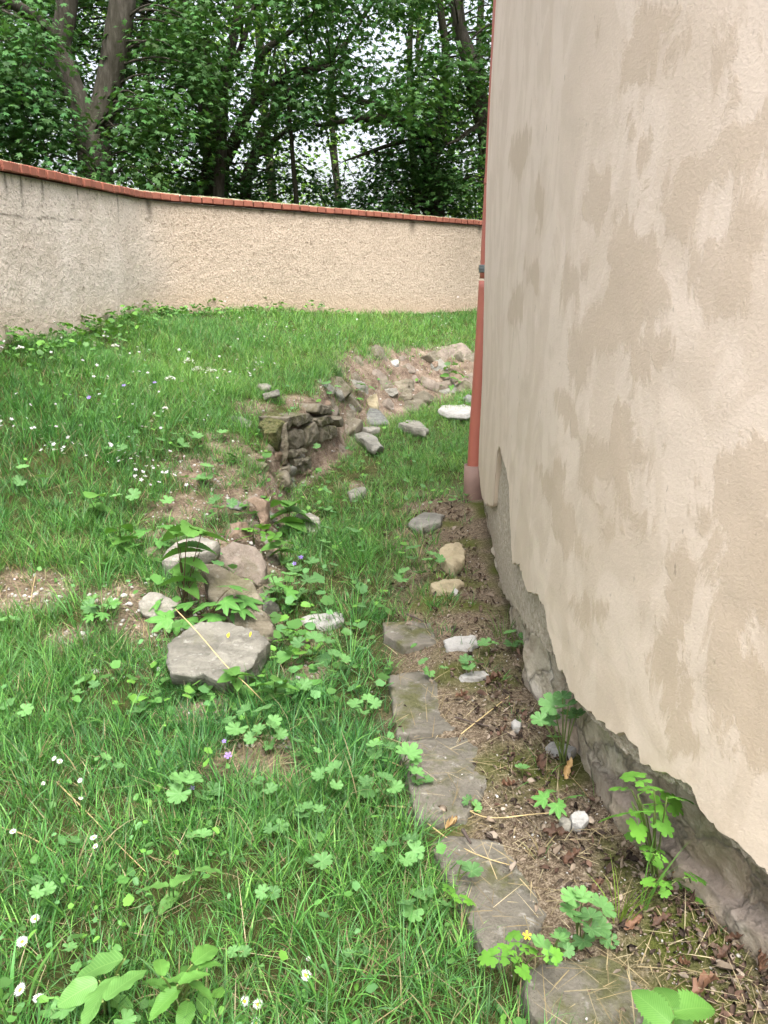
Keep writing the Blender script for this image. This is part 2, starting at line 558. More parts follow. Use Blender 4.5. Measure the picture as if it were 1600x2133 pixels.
def FX(Y):
    Y = np.asarray(Y, float)
    v = np.polyval(_fit, np.clip(Y, Y_NEAR, Y_FAR))
    s0 = np.polyval(np.polyder(_fit), Y_NEAR)
    return v + np.where(Y < Y_NEAR, (Y - Y_NEAR) * s0, 0) + np.where(Y > Y_FAR, (Y - Y_FAR) * .05, 0)

SIL = [(1033, 0), (1021, 200), (1012, 400), (1008, 600), (1004, 780), (998, 900), (996, 960), (1001, 1010), (1012, 1080)]
_s = np.array([pix(a, b, Y_FAR) for a, b in SIL])
_base_x = float(np.interp(0.5, _s[::-1, 2], _s[::-1, 0]))
def LEAN(z):
    return np.interp(z, _s[::-1, 2], _s[::-1, 0] - _base_x)
def PX_(Y, z):
    """x of the plaster face"""
    off = np.interp(Y, [0, 1.3, 2.2, 3.5, Y_FAR], [.10, .10, .10, .06, 0.0])
    far_fix = (_base_x - FX(Y_FAR)) * smooth(3.2, Y_FAR, np.asarray(Y, float))
    return FX(Y) - off + LEAN(np.asarray(z, float)) * smooth(1.0, 5.0, np.asarray(Y, float)) + far_fix + .02 * smooth(3.4, 4.5, np.asarray(Y, float))

def wall_hit(px, py):
    """(Y, z) where a pixel's ray meets the plaster face"""
    d = ray(px, py)
    Y = np.linspace(0.6, Y_FAR + .05, 900)
    Q = C0 + d * (Y / d[1])[:, None]
    f = Q[:, 0] - PX_(Y, Q[:, 2])
    i = np.argmax(f > 0) if np.any(f > 0) else len(Y) - 1
    return Y[i], Q[i, 2]

# bare, dry spots: pixel seen there and radius in metres
BARE = [(60, 1235, .24), (300, 1290, .18), (430, 985, .30), (390, 1060, .26), (500, 1140, .28), (250, 1240, .16), (560, 1590, .13), (450, 1350, .24), (490, 1250, .22), (860, 775, .34), (770, 800, .28), (930, 790, .3), (620, 835, .2), (480, 1580, .10), (1000, 770, .25),
        (540, 960, .14), (470, 930, .22), (700, 960, .10), (500, 1040, .22), (330, 1120, .14), (640, 1330, .10), (630, 1400, .12), (620, 985, .10), (560, 1010, .12), (900, 1050, .16), (740, 1010, .12), (150, 1330, .10), (420, 1480, .12), (530, 850, .18), (690, 850, .16)]
BARE_XY = [(gp(a, b)[:2], r) for a, b, r in BARE]
def bare_w(x, y):
    P = np.stack([x, y, 0 * x], -1)
    jit = .07 * fbm(P, 8, 57)
    b = np.zeros_like(x)
    for (c, r) in BARE_XY:
        b = np.maximum(b, smooth(r * 1.15, r * .5, np.hypot(x - c[0], y - c[1]) + jit))
    return b

# ------------------------------------------------------------------ ground sheet
def build_ground():
    xs = np.unique(np.concatenate([np.arange(-3.6, 1.6, 0.026), np.linspace(-150, -3.6, 26), np.linspace(1.6, 4, 20), np.linspace(4, 150, 24)]))
    ys = [0.4]
    while ys[-1] < 13:
        ys.append(ys[-1] + 0.012 + ys[-1] * 0.0038)
    ys = np.unique(np.concatenate([np.linspace(-120, 0.4, 24), np.array(ys), np.linspace(13.2, 220, 40)]))
    X, Y = np.meshgrid(xs, ys, indexing='ij')
    Z = H(X.ravel(), Y.ravel())
    V = np.stack([X.ravel(), Y.ravel(), Z], -1)
    x, y = V[:, 0], V[:, 1]
    sd, w = edge_sd(x, y)
    Pn = np.stack([x, y, 0 * x], -1)
    bank = smooth(-.15, .05, sd) * smooth(1.35, .75, sd / w) * smooth(2.6, 3.4, y)
    bank = np.clip(bank + 0.5 * fbm(Pn, 3, 21) * (bank > .02), 0, 1)
    bank = np.maximum(bank, .85 * bare_w(x, y))
    # path litter strip beside the building
    dist = FX(y) - x
    path = smooth(.62, .42, dist + .12 * fbm(Pn, 4, 31)) * smooth(6.0, 5.2, y)
    moss = np.clip(fbm(Pn, 5, 41) * 2.4 + .05, 0, 1) * path
    cols = np.stack([bank, path, moss], -1)
    m, nd, ln, b = new_mat('ground_soil')
    a = N(nd, 'ShaderNodeAttribute', attribute_name='zone')
    sp = nd.new('ShaderNodeSeparateColor')
    ln.new(a.outputs['Color'], sp.inputs[0])
    co = coords(nd, ln)
    n1 = noise_tex(nd, ln, 9, 8, 0.65, co)
    n2 = noise_tex(nd, ln, 70, 6, 0.7, co)
    n3 = noise_tex(nd, ln, 200, 3, 0.7, co)
    soil = ramp(nd, [(0.3, (0.025, 0.024, 0.010)), (0.52, (0.055, 0.056, 0.02)), (0.75, (0.13, 0.11, 0.055))])
    ln.new(n1.outputs[0], soil.inputs[0])
    soil2 = mixc(nd, ln, mathn(nd, ln, 'MULTIPLY', n2.outputs[0], 0.8), soil.outputs[0], (0.06, 0.07, 0.02))
    dirt = ramp(nd, [(0.34, (0.045, 0.032, 0.023)), (0.46, (0.14, 0.10, 0.073)), (0.56, (0.26, 0.2, 0.15)), (0.68, (0.43, 0.36, 0.29))])
    ln.new(mathn(nd, ln, 'ADD', mathn(nd, ln, 'MULTIPLY', n1.outputs[0], 0.5), mathn(nd, ln, 'MULTIPLY', n2.outputs[0], 0.5)), dirt.inputs[0])
    lit = ramp(nd, [(0.33, (0.03, 0.021, 0.013)), (0.46, (0.10, 0.074, 0.048)), (0.55, (0.21, 0.165, 0.115)), (0.66, (0.42, 0.36, 0.275))])
    ln.new(mathn(nd, ln, 'ADD', mathn(nd, ln, 'MULTIPLY', n3.outputs[0], 0.5), mathn(nd, ln, 'MULTIPLY', n2.outputs[0], 0.5)), lit.inputs[0])
    c = mixc(nd, ln, sp.outputs[0], soil2, dirt.outputs[0])
    c = mixc(nd, ln, sp.outputs[1], c, lit.outputs[0])
    c = mixc(nd, ln, sp.outputs[2], c, mixc(nd, ln, n2.outputs[0], (0.03, 0.045, 0.008), (0.13, 0.14, 0.035)))
    ln.new(c, b.inputs['Base Color'])
    b.inputs['Roughness'].default_value = 0.95
    b.inputs['Specular IOR Level'].default_value = 0.1
    p = bump(nd, ln, n2.outputs[0], 0.8, 0.012, None)
    bump(nd, ln, n3.outputs[0], 0.8, 0.005, b, p)
    me = mesh_np('ground', V, grid_faces(len(xs), len(ys)), m, True, colors={'zone': cols})
    return tag(link('ground', me), 'sloping garden ground of dark soil under grass', None, None, 'structure')

ground = build_ground()

# ------------------------------------------------------------------ building wall
PATCH_Z1 = [
    [(730, 0), (940, 0), (880, 90), (830, 230), (760, 360), (710, 360), (700, 220)],
    [(1120, 130), (1180, 130), (1240, 190), (1250, 270), (1200, 390), (1130, 370), (1105, 250)],
    [(560, 70), (590, 70), (585, 130), (545, 200), (550, 120)],
    [(250, 570), (270, 610), (250, 690), (215, 810), (170, 720), (180, 630)],
    [(290, 780), (330, 790), (330, 1000), (290, 1020)],
    [(520, 800), (640, 740), (620, 900), (580, 1010), (545, 1000), (480, 960)],
    [(930, 760), (1000, 700), (1100, 700), (1110, 760), (1040, 880), (1010, 1010), (1080, 1120), (1190, 1100), (1200, 910), (1322, 880), (1340, 1180), (1220, 1330), (1200, 1420), (1080, 1420), (1020, 1300), (960, 1200), (900, 1130), (870, 1060), (880, 950), (890, 850)],
    [(1340, 500), (1340, 700), (1200, 740), (1120, 730), (1170, 620)],
    [(640, 960), (720, 900), (730, 1000), (860, 1080), (870, 1150), (860, 1350), (800, 1450), (920, 1500), (880, 1620), (790, 1700), (720, 1680), (700, 1490), (560, 1560), (520, 1700), (480, 1760), (430, 1580), (430, 1450), (480, 1440), (540, 1330), (650, 1200), (600, 1100)],
    [(430, 1160), (510, 1190), (480, 1330), (400, 1390), (400, 1260)],
    [(200, 1290), (240, 1290), (230, 1440), (150, 1440), (160, 1380)],
    [(240, 1170), (300, 1180), (300, 1310), (260, 1280)],
    [(620, 1820), (720, 1820), (740, 1900), (860, 1960), (800, 2133), (590, 2133), (500, 2060), (500, 1990), (620, 1930)],
    [(380, 1760), (440, 1750), (480, 1850), (460, 1920), (400, 1850)],
    [(700, 500), (730, 470), (720, 640), (705, 600)],
    [(760, 640), (790, 650), (780, 780), (755, 740)],
    [(940, 230), (1010, 130), (1020, 150), (900, 290)]]
PATCH_Z2 = [
    [(1090, 100), (1200, 40), (1340, 70), (1340, 900), (1250, 900), (1220, 950), (1340, 1020), (1340, 1500), (1200, 1490), (1130, 1400), (1090, 1000), (1110, 800), (1060, 650), (1040, 560), (1090, 480), (1030, 420), (1080, 250)],
    [(500, 60), (560, 40), (860, 40), (740, 220), (770, 420), (720, 430), (690, 340), (620, 260), (580, 170), (540, 260), (500, 250)],
    [(290, 150), (420, 160), (420, 290), (520, 540), (520, 600), (440, 540), (350, 360), (320, 280)],
    [(560, 310), (610, 310), (590, 400), (650, 430), (640, 480), (600, 450)],
    [(410, 720), (520, 720), (570, 770), (620, 770), (560, 850), (520, 900), (480, 850)],
    [(900, 600), (960, 560), (1000, 620), (950, 800), (970, 1050), (1000, 1300), (1045, 1370), (1040, 1470), (960, 1460), (880, 1430), (830, 1280), (800, 1000), (850, 750)]]
PATCH = [[(980 + u * .469, v * .469) for u, v in p] for p in PATCH_Z1] + [[(980 + u * .469, 900 + v * .469) for u, v in p] for p in PATCH_Z2]

# lower edges (pixels) of the top coat and of the coarse render under it
EDGE_TOP = [(999, 985), (1004, 1035), (1012, 1050), (1027, 1056), (1031, 1000), (1037, 938), (1042, 932), (1048, 958), (1054, 975), (1060, 1010), (1063, 1100), (1066, 1175), (1082, 1180), (1092, 1215), (1100, 1237), (1118, 1236),
            (1133, 1262), (1140, 1312), (1152, 1345), (1163, 1385), (1170, 1395), (1186, 1440), (1215, 1468), (1245, 1502), (1283, 1530), (1303, 1520), (1312, 1530), (1330, 1560), (1335, 1592), (1365, 1608), (1398, 1610), (1425, 1625), (1440, 1640),
            (1465, 1690), (1500, 1735), (1540, 1762), (1575, 1795), (1600, 1815), (1700, 1900)]
EDGE_REN = [(1001, 1020), (1008, 1062), (1016, 1120), (1024, 1190), (1040, 1235), (1065, 1262), (1085, 1300), (1110, 1325), (1130, 1352), (1155, 1382), (1168, 1402), (1190, 1452), (1218, 1485), (1250, 1520), (1290, 1562), (1330, 1596), (1360, 1612), (1395, 1622),
            (1430, 1650), (1455, 1695), (1490, 1738), (1540, 1772), (1600, 1828), (1700, 1915)]

def edge_curve(E):
    q = np.array([wall_hit(*p) for p in E])
    q = q[np.argsort(q[:, 0], kind='stable')]
    keep = np.r_[True, np.diff(q[:, 0]) > 1e-4]
    return q[keep]

def band(name, mat, parent, zlo, zhi, offs, Yv, nz, pw=1.6, lip=0.03, relief=0.0, seed=0, extra=None, attrs=None):
    """skin that follows the footprint between two height curves, with a lip turned in at the lower edge"""
    t = np.linspace(0, 1, nz) ** pw
    lo, hi = zlo(Yv), zhi(Yv)
    Zg = lo[:, None] + (hi - lo)[:, None] * t[None]
    Yg = np.repeat(Yv[:, None], nz, 1)
    Xg = PX_(Yg, Zg) + offs
    Pn = np.stack([Xg, Yg, Zg], -1)
    if relief:
        Xg = Xg + relief * fbm(Pn, 14, seed, 4) + relief * .8 * fbm(Pn, 3.0, seed + 3)
    if extra is not None:
        Xg = Xg + extra(Yg, Zg)
    V = np.stack([Xg, Yg, Zg], -1)
    # lip
    L1 = V[:, 0, :] + np.array([0.35 * lip, 0, -0.004]); L2 = V[:, 0, :] + np.array([lip, 0.0, 0.006])
    L1[:, 2] += 0.004 * fbm(L1, 30, seed + 8)
    # the broken edge keeps its own vertices so that it stays sharp
    F = grid_faces(len(Yv), nz)[:, ::-1]
    E = np.stack([L2, L1, V[:, 0, :] + np.array([.001, 0, -.0005])], 1)
    V2 = np.concatenate([V.reshape(-1, 3), E.reshape(-1, 3)])
    F = np.concatenate([F, grid_faces(len(Yv), 3)[:, ::-1] + len(Yv) * nz])
    at = attrs(V2) if attrs else None
    me = mesh_np(name, V2, F, mat, True, attrs=at)
    return child(name, me, parent)

def poly_sd(P, poly):
    """signed distance (+ inside) of points P (n,2)"""
    poly = np.asarray(poly)
    d = np.full(len(P), 1e9); ins = np.zeros(len(P), bool)
    for a, b in zip(poly, np.roll(poly, -1, 0)):
        e = b - a
        t = np.clip(((P - a) @ e) / (e @ e + 1e-12), 0, 1)
        d = np.minimum(d, np.linalg.norm(P - a - t[:, None] * e, axis=1))
        c = (a[1] > P[:, 1]) != (b[1] > P[:, 1])
        with np.errstate(divide='ignore', invalid='ignore'):
            xi = a[0] + (P[:, 1] - a[1]) / (b[1] - a[1]) * (b[0] - a[0])
        ins ^= c & (P[:, 0] < xi)
    return np.where(ins, d, -d)

def build_building():
    root = empty('building', (float(FX(3.0)) + 1.5, 3.0, 0), 'tall beige building wall with blotchy patched plaster and crumbling base', 'building')
    root['kind'] = 'thing'
    # --- materials
    pm, nd, ln, b = new_mat('patched_plaster')
    a = N(nd, 'ShaderNodeAttribute', attribute_name='patch')
    co = coords(nd, ln)
    cs = coords(nd, ln, (1.0, 1.0, 0.45))
    nA = noise_tex(nd, ln, 11, 9, 0.72, cs, 0.7)
    nB = noise_tex(nd, ln, 2.6, 6, 0.6, cs)
    nC = noise_tex(nd, ln, 130, 5, 0.65, co)
    nD = noise_tex(nd, ln, 5, 7, 0.66, coords(nd, ln, (1.0, 1.0, .55)), .9)
    f = mathn(nd, ln, 'ADD', a.outputs['Fac'], mathn(nd, ln, 'MULTIPLY', mathn(nd, ln, 'SUBTRACT', nA.outputs[0], 0.5), 0.30))
    rp = ramp(nd, [(0.490, (0, 0, 0)), (0.510, (1, 1, 1))])
    ln.new(mathn(nd, ln, 'ADD', f, 0.5), rp.inputs[0])
    soft = ramp(nd, [(0.46, (0, 0, 0)), (0.53, (.75, .75, .75)), (0.64, (1, 1, 1))])
    ln.new(nD.outputs[0], soft.inputs[0])
    z = N(nd, 'ShaderNodeSeparateXYZ')
    g = nd.new('ShaderNodeNewGeometry')
    ln.new(g.outputs['Position'], z.inputs[0])
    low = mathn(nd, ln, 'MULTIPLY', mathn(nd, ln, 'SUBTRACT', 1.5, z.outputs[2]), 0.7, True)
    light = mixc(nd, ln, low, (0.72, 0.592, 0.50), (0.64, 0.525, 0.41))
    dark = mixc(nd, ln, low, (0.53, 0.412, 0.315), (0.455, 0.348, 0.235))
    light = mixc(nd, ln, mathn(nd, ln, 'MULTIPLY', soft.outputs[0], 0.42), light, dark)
    pk = mathn(nd, ln, 'MULTIPLY', rp.outputs[0], mathn(nd, ln, 'ADD', 0.45, mathn(nd, ln, 'MULTIPLY', nB.outputs[0], 0.6)), True)
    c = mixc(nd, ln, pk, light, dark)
    spk = ramp(nd, [(0.71, (0, 0, 0)), (0.76, (1, 1, 1))])
    nE = noise_tex(nd, ln, 42, 3, 0.5, coords(nd, ln, (1, 1, .45)))
    ln.new(nE.outputs[0], spk.inputs[0])
    c = mixc(nd, ln, mathn(nd, ln, 'MULTIPLY', spk.outputs[0], 0.5), c, (0.2, 0.16, 0.12))
    c = mixc(nd, ln, 0.16, c, mixc(nd, ln, nC.outputs[0], (0.25, 0.2, 0.15), (0.8, 0.7, 0.6)))
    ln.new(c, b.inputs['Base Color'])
    b.inputs['Roughness'].default_value = 0.85
    b.inputs['Specular IOR Level'].default_value = 0.2
    p1 = bump(nd, ln, nC.outputs[0], 0.28, 0.005, None)
    nF = noise_tex(nd, ln, 9, 4, 0.5, co)
    p2 = bump(nd, ln, nF.outputs[0], 0.12, 0.008, None, p1)
    bump(nd, ln, rp.outputs[0], 0.25, 0.003, b, p2)

    rm, nd, ln, b = new_mat('coarse_render')
    co = coords(nd, ln)
    v1 = N(nd, 'ShaderNodeTexVoronoi', Scale=150.0); ln.new(co, v1.inputs['Vector'])
    n1 = noise_tex(nd, ln, 60, 6, 0.7, co); n2 = noise_tex(nd, ln, 8, 5, .6, co)
    r1 = ramp(nd, [(0.3, (0.27, 0.22, 0.165)), (0.48, (0.48, 0.405, 0.32)), (0.66, (0.7, 0.62, 0.53))])
    ln.new(n1.outputs[0], r1.inputs[0])
    ln.new(mixc(nd, ln, mathn(nd, ln, 'MULTIPLY', n2.outputs[0], .5), r1.outputs[0], (0.33, 0.27, 0.18)), b.inputs['Base Color'])
    b.inputs['Roughness'].default_value = 0.95
    p = bump(nd, ln, v1.outputs[0], 0.8, 0.006, None)
    bump(nd, ln, n1.outputs[0], 0.9, 0.012, b, p)

    fm, nd, ln, b = new_mat('old_foundation')
    co = coords(nd, ln)
    n1 = noise_tex(nd, ln, 5, 10, 0.7, co, .5); n2 = noise_tex(nd, ln, 55, 6, .7, co); n3 = noise_tex(nd, ln, 3.2, 5, .6, co)
    r1 = ramp(nd, [(0.36, (0.22, 0.175, 0.125)), (0.45, (0.46, 0.395, 0.30)), (0.52, (0.62, 0.565, 0.46)), (0.62, (0.82, 0.78, 0.70))])
    ln.new(n1.outputs[0], r1.inputs[0])
    r3 = ramp(nd, [(0.52, (0, 0, 0)), (0.66, (1, 1, 1))]); ln.new(n3.outputs[0], r3.inputs[0])
    c = mixc(nd, ln, mathn(nd, ln, 'MULTIPLY', r3.outputs[0], .75), r1.outputs[0], mixc(nd, ln, n2.outputs[0], (0.14, 0.15, 0.05), (0.3, 0.29, 0.13)))
    dv = nd.new('ShaderNodeVectorMath'); dv.operation = 'ADD'
    nw = noise_tex(nd, ln, 6, 4, .6, co)
    sv = nd.new('ShaderNodeVectorMath'); sv.operation = 'SCALE'; sv.inputs['Scale'].default_value = .16
    ln.new(nw.outputs['Color'], sv.inputs[0]); ln.new(co, dv.inputs[0]); ln.new(sv.outputs[0], dv.inputs[1])
    vc = N(nd, 'ShaderNodeTexVoronoi', Scale=5.5); ln.new(dv.outputs[0], vc.inputs['Vector'])
    ve = N(nd, 'ShaderNodeTexVoronoi', Scale=5.5, feature='DISTANCE_TO_EDGE'); ln.new(dv.outputs[0], ve.inputs['Vector'])
    sc_ = nd.new('ShaderNodeSeparateColor'); ln.new(vc.outputs['Color'], sc_.inputs[0])
    tone = ramp(nd, [(.0, (.5, .42, .33)), (.4, (.95, .88, .76)), (.7, (1.3, 1.25, 1.15)), (1.0, (.8, .62, .5))]); ln.new(sc_.outputs[0], tone.inputs[0])
    c = mixc(nd, ln, .75, c, tone.outputs[0], 'MULTIPLY')
    jt = ramp(nd, [(.0, (1, 1, 1)), (.045, (0, 0, 0))]); ln.new(ve.outputs[0], jt.inputs[0])
    c = mixc(nd, ln, mathn(nd, ln, 'MULTIPLY', jt.outputs[0], .55), c, (.09, .07, .05))
    crumb = N(nd, 'ShaderNodeAttribute', attribute_name='crumb')
    c = mixc(nd, ln, crumb.outputs['Fac'], c, mixc(nd, ln, n2.outputs[0], (0.1, 0.07, 0.05), (0.42, 0.32, 0.26)))
    c = mixc(nd, ln, 0.2, c, mixc(nd, ln, n2.outputs[0], (0.1, 0.09, 0.07), (0.7, 0.66, 0.6)))
    ln.new(c, b.inputs['Base Color'])
    b.inputs['Roughness'].default_value = 0.92
    jb = ramp(nd, [(.0, (0, 0, 0)), (.09, (1, 1, 1))]); ln.new(ve.outputs[0], jb.inputs[0])
    p = bump(nd, ln, n1.outputs[0], 0.9, 0.04, None)
    p = bump(nd, ln, jb.outputs[0], 0.8, 0.02, None, p)
    bump(nd, ln, n2.outputs[0], 0.9, 0.010, b, p)

    qt, qr = edge_curve(EDGE_TOP), edge_curve(EDGE_REN)
    def wob(Y, s, amp):
        return amp * fbm(np.stack([Y * 0 + s, Y, Y * 0], -1), 22, int(s), 4)
    def chip(Y, s):
        n = fbm(np.stack([Y * 0 + s, Y, Y * 0], -1), 75, int(s) + 2, 2)
        return .012 * np.maximum(0, n - .1) ** .5 + .004 * n
    ztop = lambda Y: np.interp(Y, qt[:, 0], qt[:, 1]) + (wob(Y, 3, 0.016) + chip(Y, 9)) * smooth(5.1, 4.0, Y)
    zren = lambda Y: np.minimum(np.interp(Y, qr[:, 0], qr[:, 1]) - .012 + wob(Y, 5, 0.022) + chip(Y, 12), ztop(Y) + .03)
    HT = 6.5
    polys = []
    for p in PATCH:
        # resample polygon sides so that they follow the curved wall
        pp = np.array(p, float)
        fine = np.concatenate([np.linspace(a, bb, 4, endpoint=False) for a, bb in zip(pp, np.roll(pp, -1, 0))])
        polys.append(np.array([wall_hit(*q) for q in fine]))
    def patch_attr(V):
        Q = V[:, 1:3]
        s = np.full(len(Q), -0.3)
        for pl in polys:
            lo, hi = pl.min(0) - .25, pl.max(0) + .25
            k = np.all((Q > lo) & (Q < hi), 1)
            if k.any():
                s[k] = np.maximum(s[k], poly_sd(Q[k], pl))
        # outside the traced area the wall goes on with blotches of the same kind
        out = (Q[:, 1] > 3.4) | (Q[:, 0] < 1.3)
        s[out] = np.maximum(s[out], .12 * fbm(np.c_[Q[out] * [1, .4], Q[out, 0] * 0], 2.2, 77) - .02)
        return {'patch': np.clip(s, -.3, .3)}
    # dense where the lower edge is intricate
    Yv = np.unique(np.concatenate([np.linspace(-1.5, 1.2, 30), np.linspace(1.2, 2.8, 300), np.linspace(2.8, Y_FAR, 300)]))
    pl = band('plaster', pm, root, ztop, lambda Y: 0 * Y + HT, 0.0, Yv, 150, 1.45, 0.028, 0.0022, 11, None, patch_attr)
    rn = band('coarse_render', rm, root, zren, lambda Y: ztop(Y) + .12, 0.022, Yv, 34, 1.0, 0.06, 0.006, 15)
    # foundation: lumpy old masonry set back under the plaster, a low greenish plinth along its foot
    def fshape(Yg, Zg):
        P = np.stack([Yg, Zg, Yg * 0], -1)
        back = np.interp(Yg, [0, 1.3, 2.2, 3.5, Y_FAR], [.10, .10, .10, .06, .012])
        lump = .045 * fbm(P, 4.5, 61, 5) * np.interp(Yg, [1.2, 2.0, 2.6], [.35, .6, 1.0]) + .022 * (1 - 2 * np.abs(fbm(P, 8, 68, 4))) * (.4 + .6 * (fbm(P, 2, 69) > -.1))
        # old buttress lumps
        st = np.zeros_like(Yg)
        for yy, zz, rr, hh in [(2.62, .10, .16, .07), (3.0, .14, .16, .05), (3.5, .12, .18, .05), (4.0, .08, .2, .05)]:
            st += hh * np.exp(-((Yg - yy) / rr) ** 2 - ((Zg - zz) / .16) ** 2)
        st = .6 * st * smooth(0.0, .07, zren(Yg.ravel()).reshape(Yg.shape) - Zg)
        lump = lump * (.3 + .7 * smooth(0.0, .05, zren(Yg.ravel()).reshape(Yg.shape) - Zg))
        plinth = .035 * smooth(.135, .115, Zg + .02 * fbm(P, 6, 64)) * smooth(2.25, 1.75, Yg)
        return back + .012 - lump - st - plinth
    def crumb_attr(V):
        P = np.stack([V[:, 1], V[:, 2], 0 * V[:, 1]], -1)
        zz = V[:, 2] + .025 * fbm(P, 9, 66)
        return {'crumb': np.exp(-((zz - .13) / .02) ** 2) * smooth(2.2, 1.7, V[:, 1]) * .9}
    band('foundation', fm, root, lambda Y: 0 * Y - .12, lambda Y: zren(Y) + .14, 0.0, Yv[::1], 80, 1.0, 0.02, 0.004, 19, fshape, crumb_attr)
    # the rest of the block: end wall round the corner, top, far sides
    zs = np.linspace(-.15, HT, 120)
    xs_far = PX_(np.full_like(zs, Y_FAR), zs) 
    arc = []
    for k in range(7):
        an = k / 6 * math.pi / 2
        arc.append(np.stack([xs_far + .05 * (1 - math.cos(an)) , np.full_like(zs, Y_FAR + .05 * math.sin(an)), zs], -1))
    for xx in np.linspace(.2, 6, 12):
        arc.append(np.stack([xs_far + .05 + xx, np.full_like(zs, Y_FAR + .05), zs], -1))
    arc.append(np.stack([0 * zs + 7, 0 * zs - 1.5, zs], -1))
    Vn = np.stack([PX_(np.full_like(zs, -1.5), zs) + .03, 0 * zs - 1.5, zs], -1)
    arc.append(Vn)
    A = np.stack(arc)
    V2 = A.reshape(-1, 3)
    me = mesh_np('end_wall', V2, grid_faces(len(arc), len(zs)), pm, False, attrs={'patch': np.clip(.12 * fbm(V2 * [1, 1, .4], 2.2, 78) - .02, -.3, .3)})
    child('end_wall', me, root)
    top = np.concatenate([np.stack([PX_(Yv, 0 * Yv + HT), Yv, 0 * Yv + HT], -1), A[6:, -1]])
    me = bpy.data.meshes.new('roof')
    me.from_pydata([tuple(p) for p in top + [0, 0, .002]], [], [list(range(len(top)))])
    me.materials.append(rm)
    child('roof', me, root)
    # rounded whitish stones showing at the foot
    return root, ztop, zren

building, ZTOP, ZREN = build_building()

# ------------------------------------------------------------------ stones
def resample(poly, n):
    poly = np.asarray(poly, float)
    q = np.concatenate([poly, poly[:1]])
    d = np.r_[0, np.cumsum(np.linalg.norm(np.diff(q, axis=0), axis=1))]
    # keep the corners
    t = np.unique(np.concatenate([np.linspace(0, d[-1], n, endpoint=False), d[:-1]]))
    return np.stack([np.interp(t, d, q[:, k]) for k in range(poly.shape[1])], -1)

def stone_mesh(name, outline, ext, mat, seed=0, rough=0.012, bulge=0.25, n=36, bevel=0.11, shrink=0.92, facets=4):
    """outline (k,3) roughly planar = the seen face; ext = vector to the hidden side"""
    O = resample(outline, n)
    c = O.mean(0)
    ext = np.asarray(ext, float)
    size = np.linalg.norm(O - c, axis=1).mean()
    th = np.linalg.norm(ext)
    nrm = -ext / th
    rings = []
    bv = min(bevel * size, .4 * th)
    O = O + (O - c) * (.03 * vnoise(O, 9 / max(size, .05) * .3, seed))[:, None]
    rings.append(c + (O - c) * shrink + ext)
    rings.append(c + (O - c) * (1.0 + .02 * shrink) + ext * .55)
    rings.append(O + ext * (bv / th))
    rings.append(c + (O - c) * (1 - .35 * bv / size) + ext * (.3 * bv / th))
    for k, s in enumerate([.93, .85, .75, .65, .55, .45, .34, .22, .1]):
        rings.append(c + (O - c) * s + nrm * bulge * .18 * size * (1 - s * s))
    V = np.concatenate(rings + [c[None] + nrm * bulge * .18 * size, c[None] + ext])
    m = len(O)
    i = np.arange(len(rings) - 1)[:, None] * m
    j = np.arange(m)[None]; k = (j + 1) % m
    F = np.stack([i + j, i + k, i + m + k, i + m + j], -1).reshape(-1, 4)
    jj = np.arange(m); kk = (jj + 1) % m
    T = np.concatenate([np.stack([(len(rings) - 1) * m + jj, (len(rings) - 1) * m + kk, np.full(m, len(V) - 2)], -1),
                        np.stack([kk, jj, np.full(m, len(V) - 1)], -1)])
    rf = np.random.default_rng(seed * 13 + 1)
    ctr = c + ext * .5
    for k in range(facets):
        nn = rf.normal(0, 1, 3) + nrm * .7
        nn /= np.linalg.norm(nn)
        pr = (V - ctr) @ nn
        V = V - np.maximum(0, pr - pr.max() * rf.uniform(.80, .95))[:, None] * nn
    nz = np.stack([fbm(V, 5 / max(size, .03) * .5, seed + q * 7, 4) for q in range(3)], -1)
    V = V + nz * min(rough * 1.8, size * .14)
    rd = np.abs(fbm(V, 9 / max(size, .05), seed + 31, 3))
    V = V - (V - ctr) * (rd * .10)[:, None]
    return mesh_np(name, V, [F, T], mat, False)

def face_from_px(poly, dy, y0=None, lift=0.0, low=None):
    """outline in pixels -> 3D: the lowest pixel stands on the ground, depth grows by dy towards the top"""
    p = np.array(poly, float)
    lo, hi = p[:, 1].max(), p[:, 1].min()
    if y0 is None:
        q = p[np.argmax(p[:, 1])]
        y0 = gp(q[0], q[1] if low is None else low)[1] - lift - .04
    return np.array([pix(a, b, y0 + dy * (lo - b) / (lo - hi)) for a, b in p])

def stone(name, label, poly, mat, dy=.2, thick=.12, up=0.0, cat='stone', group=None, seed=1, y0=None, low=None, **kw):
    if up == 0.0:
        q = np.array(poly).mean(0)
        g = gp(*q)
        zt = g[2] + thick * .55
        O = np.array([pixz(a, b, zt) for a, b in poly])
        kw.setdefault('facets', 3)
    else:
        O = face_from_px(poly, dy, y0, 0.0, low)
    ext = np.array([0, up * thick, -thick * (1 - up) - .0])
    c = O.mean(0)
    base = np.array([c[0], c[1], H(c[0], c[1])])
    me = stone_mesh(name, O - base, ext, M[mat], seed, **kw)
    o = link(name, me)
    o.location = base
    return tag(o, label, cat, group)

def zz(pts, ox, oy, f):
    return [(ox + u * f, oy + v * f) for u, v in pts]
Z4 = lambda p: zz(p, 200, 1000, .375)
ZC = lambda p: zz(p, 680, 700, .2125)
Z5 = lambda p: zz(p, 780, 1000, .29375)
Z3 = lambda p: zz(p, 400, 780, .25)

